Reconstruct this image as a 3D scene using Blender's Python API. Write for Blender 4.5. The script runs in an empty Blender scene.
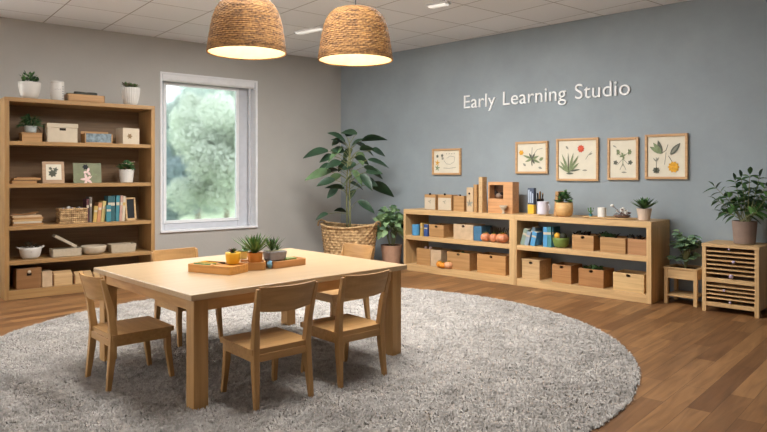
import bpy, math, random
import numpy as np
from mathutils import Vector, Matrix
random.seed(7)
C = bpy.context.scene.collection
R = math.radians

# ------------------------------------------------------------------ camera geometry
F, CX, HY, H = 650.0, 383.5, 172.5, 1.3
a_ = math.atan((-293 - CX) / F)
AX = (-math.sin(a_), -math.cos(a_))          # (right, depth) components of world X
AY = (math.cos(a_), -math.sin(a_))
FWD = Vector((AX[1], AY[1], 0)); RGT = Vector((AX[0], AY[0], 0)); UP = Vector((0, 0, 1))
def ray(px, py): return FWD + RGT * ((px - CX) / F) + UP * ((HY - py) / F)
def at(px, py, Z): return Vector((0, 0, H)) + ray(px, py) * Z
def onz(px, py, z=0.0):
    return at(px, py, (H - z) * F / (py - HY))
def ang(vx):                                  # world angle of the floor direction with vanishing point vx
    d = ray(vx, HY); return math.atan2(d.y, d.x)

class Wall:
    """a vertical plane: origin on the floor, local x along it, local y into it"""
    def __init__(s, origin, angle):
        s.o = Vector((origin.x, origin.y, 0)); s.a = angle
        s.u = Vector((math.cos(angle), math.sin(angle), 0)); s.v = Vector((-math.sin(angle), math.cos(angle), 0))
    def hit(s, px, py, t=0.0):
        r = ray(px, py); o = s.o + s.v * t
        k = o.dot(s.v) / r.dot(s.v)
        p = Vector((0, 0, H)) + r * k
        return (p - s.o).dot(s.u), p.z
    def P(s, x, t=0, z=0): return s.o + s.u * x + s.v * t + UP * z

# ------------------------------------------------------------------ materials
MATS = {}
def lin(c):
    return tuple(((v / 255) / 12.92 if v / 255 <= .04045 else ((v / 255 + .055) / 1.055) ** 2.4) for v in c) + (1,)
def mk(name):
    m = bpy.data.materials.new(name); m.use_nodes = True
    nt = m.node_tree; b = nt.nodes['Principled BSDF']
    return m, nt, b
def plain(name, rgb, rough=.6, var=.12, scale=14, spec=.3, bump=0, trans=0):
    if name in MATS: return MATS[name]
    m, nt, b = mk(name); c = lin(rgb)
    tc = nt.nodes.new('ShaderNodeTexCoord'); n = nt.nodes.new('ShaderNodeTexNoise'); n.inputs['Scale'].default_value = scale; n.inputs['Detail'].default_value = 4
    nt.links.new(tc.outputs['Object'], n.inputs['Vector'])
    r = nt.nodes.new('ShaderNodeValToRGB'); e = r.color_ramp.elements
    e[0].position = .3; e[1].position = .7
    e[0].color = tuple(v * (1 - var) for v in c[:3]) + (1,); e[1].color = tuple(min(1, v * (1 + var)) for v in c[:3]) + (1,)
    nt.links.new(n.outputs['Fac'], r.inputs['Fac']); nt.links.new(r.outputs['Color'], b.inputs['Base Color'])
    b.inputs['Roughness'].default_value = rough; b.inputs['Specular IOR Level'].default_value = spec
    if bump:
        bp = nt.nodes.new('ShaderNodeBump'); bp.inputs['Strength'].default_value = bump; bp.inputs['Distance'].default_value = .01
        nt.links.new(n.outputs['Fac'], bp.inputs['Height']); nt.links.new(bp.outputs['Normal'], b.inputs['Normal'])
    if trans:
        tr = nt.nodes.new('ShaderNodeBsdfTranslucent'); mx = nt.nodes.new('ShaderNodeMixShader'); mx.inputs[0].default_value = trans
        nt.links.new(r.outputs['Color'], tr.inputs['Color']); nt.links.new(b.outputs[0], mx.inputs[1]); nt.links.new(tr.outputs[0], mx.inputs[2])
        nt.links.new(mx.outputs[0], nt.nodes['Material Output'].inputs['Surface'])
    MATS[name] = m; return m
def wood(name, rgb, var=.16, stretch=(1.2, 22, 22), rough=.45):
    if name in MATS: return MATS[name]
    m, nt, b = mk(name); c = lin(rgb)
    tc = nt.nodes.new('ShaderNodeTexCoord'); mp = nt.nodes.new('ShaderNodeMapping'); mp.inputs['Scale'].default_value = stretch
    oi = nt.nodes.new('ShaderNodeObjectInfo')
    ad = nt.nodes.new('ShaderNodeVectorMath'); ad.operation = 'ADD'
    ml = nt.nodes.new('ShaderNodeMath'); ml.operation = 'MULTIPLY'; ml.inputs[1].default_value = 9
    nt.links.new(oi.outputs['Random'], ml.inputs[0]); nt.links.new(tc.outputs['Object'], mp.inputs['Vector'])
    nt.links.new(mp.outputs[0], ad.inputs[0]); nt.links.new(ml.outputs[0], ad.inputs[1])
    n = nt.nodes.new('ShaderNodeTexNoise'); n.inputs['Scale'].default_value = 1.6; n.inputs['Detail'].default_value = 5; n.inputs['Distortion'].default_value = .6
    nt.links.new(ad.outputs[0], n.inputs['Vector'])
    r = nt.nodes.new('ShaderNodeValToRGB'); e = r.color_ramp.elements; e[0].position = .3; e[1].position = .68
    e[0].color = (c[0] * (1 - var), c[1] * (1 - var * 1.3), c[2] * (1 - var * 1.6), 1)
    e[1].color = tuple(min(1, v * (1 + var * .7)) for v in c[:3]) + (1,)
    nt.links.new(n.outputs['Fac'], r.inputs['Fac']); nt.links.new(r.outputs['Color'], b.inputs['Base Color'])
    b.inputs['Roughness'].default_value = rough; b.inputs['Specular IOR Level'].default_value = .35
    MATS[name] = m; return m
def emit(name, rgb, s):
    if name in MATS: return MATS[name]
    m, nt, b = mk(name)
    b.inputs['Base Color'].default_value = lin(rgb); b.inputs['Emission Color'].default_value = lin(rgb); b.inputs['Emission Strength'].default_value = s
    MATS[name] = m; return m

# ------------------------------------------------------------------ mesh builder
class MB:
    def __init__(s): s.v = []; s.f = []; s.m = []
    def add(s, vs, fs, mi=0):
        o = len(s.v); s.v += [tuple(p) for p in vs]; s.f += [tuple(i + o for i in f) for f in fs]; s.m += [mi] * len(fs); return s
    def box(s, x0, x1, y0, y1, z0, z1, mi=0, rot=None, piv=None):
        vs = [Vector(p) for p in ((x0, y0, z0), (x1, y0, z0), (x1, y1, z0), (x0, y1, z0), (x0, y0, z1), (x1, y0, z1), (x1, y1, z1), (x0, y1, z1))]
        if rot is not None:
            pv = Vector(piv) if piv else Vector(((x0 + x1) / 2, (y0 + y1) / 2, z0)); vs = [pv + rot @ (p - pv) for p in vs]
        return s.add(vs, [(0, 3, 2, 1), (4, 5, 6, 7), (0, 1, 5, 4), (1, 2, 6, 5), (2, 3, 7, 6), (3, 0, 4, 7)], mi)
    def beam(s, pts, sz, mi=0):
        """loft of axis-aligned rectangles (half widths) through pts, bottom to top"""
        vs = []; fs = []
        for (x, y, z), (a, b) in zip(pts, sz): vs += [(x - a, y - b, z), (x + a, y - b, z), (x + a, y + b, z), (x - a, y + b, z)]
        n = len(pts)
        for k in range(n - 1):
            o = 4 * k
            for i in range(4): j = (i + 1) % 4; fs.append((o + i, o + j, o + 4 + j, o + 4 + i))
        fs += [(3, 2, 1, 0), tuple(4 * (n - 1) + i for i in range(4))]
        return s.add(vs, fs, mi)
    def lathe(s, prof, seg=24, c=(0, 0), mi=0, sx=1, sy=1, cap0=True, cap1=True, flute=0):
        vs = []; fs = []
        for r, z in prof:
            for i in range(seg):
                t = 2 * math.pi * i / seg; rr = r * (1 + flute * (1 if i % 2 else -1))
                vs.append((c[0] + rr * sx * math.cos(t), c[1] + rr * sy * math.sin(t), z))
        n = len(prof)
        for k in range(n - 1):
            for i in range(seg):
                j = (i + 1) % seg; fs.append((k * seg + i, k * seg + j, (k + 1) * seg + j, (k + 1) * seg + i))
        if cap0: fs.append(tuple(reversed(range(seg))))
        if cap1: fs.append(tuple((n - 1) * seg + i for i in range(seg)))
        return s.add(vs, fs, mi)
    def tube(s, pts, rad, seg=7, mi=0):
        pts = [Vector(p) for p in pts]; n = len(pts); vs = []; fs = []
        if not hasattr(rad, '__len__'): rad = [rad] * n
        for k, p in enumerate(pts):
            d = (pts[min(k + 1, n - 1)] - pts[max(k - 1, 0)]).normalized()
            a = d.cross(Vector((.3, .1, 1)) if abs(d.z) < .9 else Vector((1, .1, 0))).normalized(); b = d.cross(a)
            for i in range(seg):
                t = 2 * math.pi * i / seg; vs.append(p + (a * math.cos(t) + b * math.sin(t)) * rad[k])
        for k in range(n - 1):
            for i in range(seg): j = (i + 1) % seg; fs.append((k * seg + i, k * seg + j, (k + 1) * seg + j, (k + 1) * seg + i))
        fs += [tuple(reversed(range(seg))), tuple((n - 1) * seg + i for i in range(seg))]
        return s.add(vs, fs, mi)
    def leaf(s, p, d, L, W, droop=.3, fold=.25, mi=0, n=5, roll=0, tip=1.0):
        """a leaf with a midrib, starting at p towards d"""
        p = Vector(p); d = Vector(d).normalized()
        side = d.cross(UP); side = side.normalized() if side.length > .05 else Vector((1, 0, 0))
        if roll: side = Matrix.Rotation(roll, 3, d) @ side
        nrm = side.cross(d).normalized(); vs = []; fs = []
        for k in range(n + 1):
            t = k / n; q = p + d * (L * t) - UP * (droop * L * t * t)
            w = W * .5 * max(.03, math.sin(math.pi * min(1, t * .94 + .05)) ** .8 * (1 - .35 * t * tip) * 1.15)
            vs += [q - side * w + nrm * w * fold, q, q + side * w + nrm * w * fold]
        for k in range(n):
            o = 3 * k; fs += [(o, o + 1, o + 4, o + 3), (o + 1, o + 2, o + 5, o + 4)]
        return s.add(vs, fs, mi)
    def ball(s, c, r, seg=14, rings=8, mi=0, sz=1, lob=0, nl=6, dent=0):
        vs = []; fs = []
        for k in range(rings + 1):
            ph = math.pi * k / rings
            for i in range(seg):
                t = 2 * math.pi * i / seg; rr = r * (1 + lob * math.cos(nl * t)) * math.sin(ph)
                z = -math.cos(ph) * r * sz * (1 - dent * (1 - math.sin(ph)) ** 2 * (1 if k > rings / 2 else .5))
                vs.append((c[0] + rr * math.cos(t), c[1] + rr * math.sin(t), c[2] + z))
        for k in range(rings):
            for i in range(seg): j = (i + 1) % seg; fs.append((k * seg + i, k * seg + j, (k + 1) * seg + j, (k + 1) * seg + i))
        return s.add(vs, fs, mi)
    def build(s, name, mats, parent=None, loc=None, rz=0, bevel=0, smooth=False, seg=2):
        me = bpy.data.meshes.new(name); me.from_pydata(s.v, [], s.f)
        if not isinstance(mats, (list, tuple)): mats = [mats]
        for m in mats: me.materials.append(m)
        if len(mats) > 1: me.polygons.foreach_set('material_index', s.m)
        if smooth: me.polygons.foreach_set('use_smooth', [True] * len(me.polygons))
        me.update()
        o = bpy.data.objects.new(name, me); C.objects.link(o)
        if parent: o.parent = parent
        if loc is not None: o.location = loc
        if rz: o.rotation_euler.z = rz
        if bevel:
            b = o.modifiers.new('bevel', 'BEVEL'); b.width = bevel; b.segments = seg; b.limit_method = 'ANGLE'; b.angle_limit = R(40)
        return o
def tag(o, label, cat, group=None, kind=None):
    o['label'] = label; o['category'] = cat
    if group: o['group'] = group
    if kind: o['kind'] = kind
    return o
def thing(name, label, cat, loc, rz=0, group=None):
    o = bpy.data.objects.new(name, None); C.objects.link(o); o.empty_display_size = .1
    o.location = loc; o.rotation_euler = (0, 0, rz)
    return tag(o, label, cat, group)
def struct(name, mb, mat, **k):
    o = mb.build(name, mat, **k); o['kind'] = 'structure'; return o
def kids(o): return [c for c in bpy.data.objects if c.parent == o]
def copy_tree(o, parent=None):
    c = o.copy(); C.objects.link(c)
    if parent: c.parent = parent
    for ch in kids(o): copy_tree(ch, c)
    return c

# ------------------------------------------------------------------ palette
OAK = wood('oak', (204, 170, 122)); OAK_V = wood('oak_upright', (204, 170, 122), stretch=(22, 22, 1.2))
CHW = wood('chair_oak', (176, 136, 86)); CHV = wood('chair_oak_upright', (176, 136, 86), stretch=(22, 22, 1.5))
TBL = wood('table_oak', (214, 184, 140), var=.09, stretch=(22, 1.2, 22), rough=.38); TBV = wood('table_leg_oak', (178, 138, 88), stretch=(22, 22, 1.5))
TBS = wood('table_apron_oak', (188, 146, 94), stretch=(3, 3, 22))
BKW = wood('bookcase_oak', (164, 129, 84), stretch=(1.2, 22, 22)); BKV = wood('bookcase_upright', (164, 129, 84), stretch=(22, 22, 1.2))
BOXL = wood('light_box_wood', (200, 168, 124)); BOXM = wood('mid_box_wood', (178, 138, 92)); BOXD = wood('dark_box_wood', (140, 102, 66))
BOXP = plain('pale_card', (196, 170, 138), .7)
WHITE = plain('white_glaze', (206, 202, 195), .35, .04, spec=.4); CREAM = plain('cream_card', (196, 182, 160), .7, .05)
GREYC = plain('grey_ceramic', (146, 144, 146), .6, .1, 40); TAUPE = plain('taupe_pot', (140, 120, 108), .7, .08)
PEACH = plain('rosy_clay', (190, 150, 124), .7, .08)
SOIL = plain('soil', (48, 34, 24), .95, .4, 60, .1, .6)
DARK = plain('dark_slot', (34, 24, 18), .8); BLACK = plain('black_board', (30, 32, 34), .5)
LEAFD = plain('leaf_dark', (52, 84, 48), .45, .3, 9, .45); LEAFM = plain('leaf_mid', (84, 122, 66), .5, .3, 9, .4)
LEAFL = plain('leaf_light', (138, 166, 120), .5, .25, 9, .4); LEAFB = plain('leaf_bluish', (112, 142, 112), .55, .25, 12, .3)
STEM = plain('stem', (120, 122, 84), .7); FLOW = plain('pink_petal', (226, 196, 190), .6)
TEAL = plain('teal_cloth', (70, 130, 140), .6); BLUE = plain('blue_cover', (84, 150, 196), .5); DBLU = plain('deep_blue_cover', (58, 84, 142), .5)
SAGE = plain('sage_cover', (134, 152, 138), .6); YEL = plain('yellow_glaze', (226, 178, 54), .4, .05); ORG = plain('orange_glaze', (214, 142, 66), .5, .08)
RED = plain('red_fruit', (208, 134, 96), .4, .3, 22, .4); PUMP = plain('orange_skin', (228, 146, 48), .45, .15, 18); PALEP = plain('pale_orange_skin', (222, 166, 124), .5, .12, 18)
OLIVE = plain('olive_glaze', (112, 132, 66), .45, .12); MAROON = plain('maroon_cover', (92, 58, 62), .6); MUST = plain('mustard_cover', (192, 160, 92), .6)
PAPER = plain('paper', (222, 214, 194), .85, .03); GREENC = plain('green_card', (128, 132, 106), .8, .1); PEBBLE = plain('dark_pebbles', (70, 68, 58), .8, .4, 30)
INK = plain('sage_ink', (132, 144, 108), .9, .2, 40); INKD = plain('dark_ink', (104, 106, 94), .9, .1, 40); INKY = plain('yellow_ink', (222, 166, 62), .9, .2, 40)
INKR = plain('red_ink', (204, 92, 70), .9, .2, 40); INKG = plain('grey_ink', (150, 148, 134), .9, .1)
LILAC = plain('lilac_knob', (196, 180, 206), .35); STONEW = plain('chalk_white', (232, 228, 220), .6, .04)

# ------------------------------------------------------------------ room shell
CEIL = 3.054
YB = onz(672, 299).y + .07
corner = ray(341, HY); corner = Vector((corner.x * YB / corner.y, YB, 0))
BW = Wall(Vector((corner.x, YB, 0)), 0.0)                      # blue wall
aL = ang(1190)
LW = Wall(corner, aL)                                          # window wall
def shell_mat(name, rgb, var, sc, bump=.12):
    m = plain(name, rgb, .85, var, sc, .15, bump); return m
def wall_mat(name, rgb, var):
    m, nt, b = mk(name); c = lin(rgb)
    tc = nt.nodes.new('ShaderNodeTexCoord')
    n1 = nt.nodes.new('ShaderNodeTexNoise'); n1.inputs['Scale'].default_value = .9; n1.inputs['Detail'].default_value = 8; n1.inputs['Roughness'].default_value = .62
    n2 = nt.nodes.new('ShaderNodeTexNoise'); n2.inputs['Scale'].default_value = 30; n2.inputs['Detail'].default_value = 3
    for n in (n1, n2): nt.links.new(tc.outputs['Object'], n.inputs['Vector'])
    r = nt.nodes.new('ShaderNodeValToRGB'); e = r.color_ramp.elements; e[0].position = .32; e[1].position = .7
    e[0].color = tuple(v * (1 - var) for v in c[:3]) + (1,); e[1].color = tuple(v * (1 + var) for v in c[:3]) + (1,)
    nt.links.new(n1.outputs['Fac'], r.inputs['Fac']); nt.links.new(r.outputs['Color'], b.inputs['Base Color'])
    bp = nt.nodes.new('ShaderNodeBump'); bp.inputs['Strength'].default_value = .12; bp.inputs['Distance'].default_value = .01
    nt.links.new(n2.outputs['Fac'], bp.inputs['Height']); nt.links.new(bp.outputs['Normal'], b.inputs['Normal'])
    b.inputs['Roughness'].default_value = .8; b.inputs['Specular IOR Level'].default_value = .2
    return m
M_BLUE = wall_mat('blue_grey_plaster', (152, 161, 166), .12)
M_GREY = wall_mat('warm_grey_plaster', (184, 181, 175), .06)
def ceil_mat():
    m, nt, b = mk('ceiling_tiles')
    tc = nt.nodes.new('ShaderNodeTexCoord'); mp = nt.nodes.new('ShaderNodeMapping')
    mp.vector_type = 'TEXTURE'; mp.inputs['Rotation'].default_value = (0, 0, aL - math.pi / 2); mp.inputs['Location'].default_value = (-5.23, YB, 0)
    br = nt.nodes.new('ShaderNodeTexBrick'); br.offset = 0; br.squash = 1
    br.inputs['Scale'].default_value = 1; br.inputs['Brick Width'].default_value = .65; br.inputs['Row Height'].default_value = .65
    br.inputs['Mortar Size'].default_value = .006; br.inputs['Mortar Smooth'].default_value = .3
    br.inputs['Color1'].default_value = lin((243, 245, 248)); br.inputs['Color2'].default_value = lin((238, 240, 243)); br.inputs['Mortar'].default_value = lin((160, 155, 152))
    nt.links.new(tc.outputs['Object'], mp.inputs['Vector']); nt.links.new(mp.outputs[0], br.inputs['Vector'])
    n = nt.nodes.new('ShaderNodeTexNoise'); n.inputs['Scale'].default_value = 90
    nt.links.new(tc.outputs['Object'], n.inputs['Vector'])
    mx = nt.nodes.new('ShaderNodeMixRGB'); mx.blend_type = 'MULTIPLY'; mx.inputs[0].default_value = .12
    nt.links.new(br.outputs['Color'], mx.inputs[1]); nt.links.new(n.outputs['Color'], mx.inputs[2]); nt.links.new(mx.outputs[0], b.inputs['Base Color'])
    b.inputs['Roughness'].default_value = .9
    return m
def floor_mat():
    m, nt, b = mk('oak_plank_floor')
    tc = nt.nodes.new('ShaderNodeTexCoord'); mp = nt.nodes.new('ShaderNodeMapping'); mp.vector_type = 'TEXTURE'
    mp.inputs['Rotation'].default_value = (0, 0, ang(958))
    br = nt.nodes.new('ShaderNodeTexBrick'); br.offset = .37; br.squash = 1
    br.inputs['Scale'].default_value = 1; br.inputs['Brick Width'].default_value = 1.05; br.inputs['Row Height'].default_value = .125
    br.inputs['Mortar Size'].default_value = .0012; br.inputs['Mortar Smooth'].default_value = .2; br.inputs['Bias'].default_value = -.1
    br.inputs['Color1'].default_value = lin((116, 80, 50)); br.inputs['Color2'].default_value = lin((162, 120, 78)); br.inputs['Mortar'].default_value = lin((74, 46, 26))
    nt.links.new(tc.outputs['Object'], mp.inputs['Vector']); nt.links.new(mp.outputs[0], br.inputs['Vector'])
    m2 = nt.nodes.new('ShaderNodeMapping'); m2.inputs['Scale'].default_value = (1.4, 14, 1); nt.links.new(mp.outputs[0], m2.inputs['Vector'])
    n = nt.nodes.new('ShaderNodeTexNoise'); n.inputs['Scale'].default_value = 1.5; n.inputs['Detail'].default_value = 6; n.inputs['Distortion'].default_value = .8
    nt.links.new(m2.outputs[0], n.inputs['Vector'])
    r = nt.nodes.new('ShaderNodeValToRGB'); e = r.color_ramp.elements; e[0].position = .3; e[1].position = .7
    e[0].color = (.55, .5, .45, 1); e[1].color = (1.1, 1.1, 1.1, 1)
    nt.links.new(n.outputs['Fac'], r.inputs['Fac'])
    mx = nt.nodes.new('ShaderNodeMixRGB'); mx.blend_type = 'MULTIPLY'; mx.inputs[0].default_value = .8
    nt.links.new(br.outputs['Color'], mx.inputs[1]); nt.links.new(r.outputs['Color'], mx.inputs[2]); nt.links.new(mx.outputs[0], b.inputs['Base Color'])
    b.inputs['Roughness'].default_value = .42; b.inputs['Specular IOR Level'].default_value = .4
    return m
XR, YF = 3.2, -3.2
struct('floor', MB().box(-9.2, XR, YF, YB + .2, -.15, 0), floor_mat())
struct('ceiling', MB().box(-9.2, XR, YF, YB + .2, CEIL, CEIL + .15), ceil_mat())
struct('wall_back', MB().box(corner.x - .4, XR, YB, YB + .2, 0, CEIL), M_BLUE)
struct('wall_right', MB().box(XR, XR + .2, YF, YB + .2, 0, CEIL), M_GREY)
struct('wall_front', MB().box(-9.2, XR, YF - .2, YF, 0, CEIL), M_GREY)

# window wall in its own frame: local x along the wall, corner at 0, going to negative x
wx0, _ = LW.hit(161, 150); wx1, _ = LW.hit(256.5, 150)
_, wz1 = LW.hit(161, 72.5); _, wz0 = LW.hit(161, 232)
TH = .26
mb = MB(); xs = -10.4
mb.box(wx1, 0, 0, TH, 0, CEIL); mb.box(wx0, wx1, 0, TH, 0, wz0); mb.box(wx0, wx1, 0, TH, wz1, CEIL); mb.box(xs, wx0, 0, TH, 0, CEIL)
wl = struct('wall_left', mb, M_GREY, loc=LW.o, rz=aL)

# window
WF = plain('window_white', (240, 241, 243), .4, .03, spec=.4); WG = plain('window_grey', (206, 208, 214), .4, .04)
win = thing('window_1', 'x', 'x', LW.o, aL)
for k in ('label', 'category'): del win[k]
win['kind'] = 'structure'
W0, W1, Z0, Z1 = wx0, wx1, wz0, wz1
g0, _ = LW.hit(163.5, 150, TH - .06); g1, _ = LW.hit(236, 150, TH - .06)
_, gz1 = LW.hit(163.5, 84, TH - .06); _, gz0 = LW.hit(163.5, 222, TH - .06)
mb = MB(); y0, y1 = TH - .10, TH - .02
for (a, b, c, d) in ((W0, g0, Z0, Z1), (g1, W1, Z0, Z1), (g0, g1, Z0, gz0), (g0, g1, gz1, Z1)): mb.box(a, b, y0, y1, c, d)
fr = mb.build('window_frame', WG, win, bevel=.006)
mb = MB(); e = .02
for (a, b, c, d) in ((g0 - e, g0 + e, gz0 - e, gz1 + e), (g1 - e, g1 + e, gz0 - e, gz1 + e), (g0, g1, gz0 - e, gz0 + e), (g0, g1, gz1 - e, gz1 + e)): mb.box(a, b, y0 - .015, y0 + .01, c, d)
mb.build('sash_bead', WF, win, bevel=.003)
mb = MB(); t = .012                                            # reveal lining and casing edge
mb.box(W1 - t, W1 + .0, -.012, y0, Z0, Z1); mb.box(W0, W0 + t, -.012, y0, Z0, Z1); mb.box(W0, W1, -.012, y0, Z1 - t, Z1)
mb.box(W1, W1 + .012, -.014, 0, Z0, Z1 + .012); mb.box(W0 - .012, W0, -.014, 0, Z0, Z1 + .012); mb.box(W0 - .012, W1 + .012, -.014, 0, Z1, Z1 + .012)
mb.build('reveal_lining', WF, win)
MB().box(W0 - .012, W1 + .012, -.03, y0, Z0 - .012, Z0 + .012).build('window_sill', WF, win, bevel=.004)
mb = MB(); mb.box(W1 - .09, W1 - .065, .05, .09, Z0 + .02, Z1 - .1); mb.build('guide_rail', WG, win)
gm, nt, b = mk('window_glass')
b.inputs['Transmission Weight'].default_value = 1; b.inputs['Roughness'].default_value = .10; b.inputs['IOR'].default_value = 1.25; b.inputs['Base Color'].default_value = (.97, .985, .98, 1)
MB().box(g0, g1, TH - .065, TH - .055, gz0, gz1).build('pane', gm, win)
# roller blind rolled up at the window head
bl = thing('roller_blind', 'white roller blind rolled up in its cassette at the top of the window', 'blind', LW.P((W0 + W1) / 2, .05, Z1 - .11), aL)
hw = (W1 - W0) / 2 - .02
mb = MB(); prof = [(.0, -hw)] + [(.042, -hw), (.042, hw)] + [(.0, hw)]
for i in range(14):
    t0, t1 = 2 * math.pi * i / 14, 2 * math.pi * (i + 1) / 14
    r_ = .042
    mb.add([(-hw, r_ * math.cos(t0), .05 + r_ * math.sin(t0)), (hw, r_ * math.cos(t0), .05 + r_ * math.sin(t0)), (hw, r_ * math.cos(t1), .05 + r_ * math.sin(t1)), (-hw, r_ * math.cos(t1), .05 + r_ * math.sin(t1))], [(0, 1, 2, 3)])
mb.build('blind_roll', WF, bl, smooth=True)
MB().box(-hw, hw, -.045, -.035, .06, .108).build('cassette_fascia', WF, bl, bevel=.004)
for s in (-1, 1): MB().box(s * hw - .008, s * hw + .008, -.05, .045, .0, .1).build('end_bracket', WG, bl, bevel=.003)

# small ceiling lights
for (pa, pb, lab) in (((298, 33.5), (322, 28.6), 'slim white strip light on the ceiling between the two woven lamps'), ((430, 7), (447, 3.8), 'slim white strip light on the ceiling above the blue wall')):
    A = onz(*pa, CEIL - .02); B = onz(*pb, CEIL - .02); L = (B - A).length; c = (A + B) / 2
    t = thing('strip_light', lab, 'light', (c.x, c.y, CEIL - .03), math.atan2(B.y - A.y, B.x - A.x), 'ceiling strip lights')
    MB().box(-L / 2 - .02, L / 2 + .02, -.05, .05, .01, .03).build('housing', WF, t, bevel=.004)
    MB().box(-L / 2, L / 2, -.035, .035, 0, .012).build('diffuser', emit('strip_glow', (255, 252, 244), .75), t)

# ------------------------------------------------------------------ rug
rc = Vector((-3.90, 3.177, 0)); RR = 2.39
def rug_mat():
    m, nt, b = mk('shag_wool')
    tc = nt.nodes.new('ShaderNodeTexCoord')
    n1 = nt.nodes.new('ShaderNodeTexNoise'); n1.inputs['Scale'].default_value = 3; n1.inputs['Detail'].default_value = 6; n1.inputs['Roughness'].default_value = .7
    n2 = nt.nodes.new('ShaderNodeTexNoise'); n2.inputs['Scale'].default_value = 34; n2.inputs['Detail'].default_value = 3
    for n in (n1, n2): nt.links.new(tc.outputs['Object'], n.inputs['Vector'])
    ad = nt.nodes.new('ShaderNodeMath'); ad.operation = 'ADD'; nt.links.new(n1.outputs['Fac'], ad.inputs[0]); nt.links.new(n2.outputs['Fac'], ad.inputs[1])
    hf = nt.nodes.new('ShaderNodeMath'); hf.operation = 'MULTIPLY'; hf.inputs[1].default_value = .5; nt.links.new(ad.outputs[0], hf.inputs[0])
    r = nt.nodes.new('ShaderNodeValToRGB'); e = r.color_ramp.elements; e[0].position = .36; e[1].position = .62
    e[0].color = lin((142, 137, 131)); e[1].color = lin((198, 192, 186))
    nt.links.new(hf.outputs[0], r.inputs['Fac']); nt.links.new(r.outputs['Color'], b.inputs['Base Color'])
    b.inputs['Roughness'].default_value = .95; b.inputs['Specular IOR Level'].default_value = .1
    b.inputs['Sheen Weight'].default_value = .2
    return m
RM = rug_mat()
rug = MB().lathe([(RR - .03, .0005), (RR, .0012), (RR - .02, .0025), (RR * .5, .0025), (.01, .0025)], 128).build('shag_rug', RM, loc=rc)
tag(rug, 'large round grey and cream shag rug under the wooden table', 'rug')
rng = np.random.default_rng(3)
N = 210000
rr = RR * np.sqrt(rng.random(N)); th = rng.random(N) * 2 * np.pi
# an outer fringe so that the edge looks shaggy
ne = 5000; rr[:ne] = RR - .03 + .04 * rng.random(ne)
px, py = rr * np.cos(th), rr * np.sin(th)
clump = np.sin(px * 23 + 3 * np.sin(py * 9)) * np.sin(py * 21 + 3 * np.sin(px * 11))
la = rng.random(N) * 2 * np.pi * .55 + clump * 1.6; ll = .008 + .012 * rng.random(N); hh = .011 + .008 * rng.random(N) + .004 * clump
ww = .003 + .0026 * rng.random(N)
dx, dy = np.cos(la), np.sin(la)
z0 = np.full(N, .001)
V = np.zeros((N, 5, 3))
V[:, 0] = np.stack([px - dy * ww, py + dx * ww, z0], 1); V[:, 1] = np.stack([px + dy * ww, py - dx * ww, z0], 1)
V[:, 2] = np.stack([px + dx * ll * .5 + dy * ww * .9, py + dy * ll * .5 - dx * ww * .9, z0 + hh], 1); V[:, 3] = np.stack([px + dx * ll * .5 - dy * ww * .9, py + dy * ll * .5 + dx * ww * .9, z0 + hh], 1)
V[:, 4] = np.stack([px + dx * ll * 1.3, py + dy * ll * 1.3, z0 + hh * .55], 1)
me = bpy.data.meshes.new('pile')
me.vertices.add(N * 5); me.vertices.foreach_set('co', V.reshape(-1))
idx = np.arange(N)[:, None] * 5 + np.array([0, 1, 2, 3, 3, 2, 4])[None]
me.loops.add(N * 7); me.loops.foreach_set('vertex_index', idx.reshape(-1).astype(np.int32))
me.polygons.add(N * 2)
st = (np.arange(N)[:, None] * 7 + np.array([0, 4])[None]).reshape(-1); me.polygons.foreach_set('loop_start', st.astype(np.int32))
me.update(calc_edges=True); me.validate(); me.materials.append(RM)
pl = bpy.data.objects.new('pile', me); C.objects.link(pl); pl.parent = rug; pl['kind'] = 'stuff'

# ------------------------------------------------------------------ table
G = .003                                                       # furniture stands on the rug's backing
TL, TW, TZ = 1.66, 1.41, .644
yaw = math.atan2(3.453 - 1.794, -3.083 + 3.148)
tb = thing('low_table', 'large low square-cornered oak table with thick legs, standing on the round rug', 'table', (-3.148, 1.794, G), yaw)
MB().box(0, TL, 0, TW, TZ - .034 - G, TZ - G).build('tabletop', wood('table_top_oak', (184, 158, 124), var=.08, stretch=(1.2, 20, 22), rough=.3), tb, bevel=.004)
ins = .03; lw = .088; zt = TZ - .034 - G
for x in (ins, TL - ins - lw):
    for y in (ins, TW - ins - lw): MB().box(x, x + lw, y, y + lw, 0, zt).build('leg', TBV, tb, bevel=.004)
q = ins + .012
for b_ in ((q + lw - .02, TL - q - lw + .02, q, q + .025), (q + lw - .02, TL - q - lw + .02, TW - q - .025, TW - q), (q, q + .025, q + lw - .02, TW - q - lw + .02), (TL - q - .025, TL - q, q + lw - .02, TW - q - lw + .02)):
    MB().box(*b_, zt - .07, zt).build('apron', TBS, tb, bevel=.002)

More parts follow.
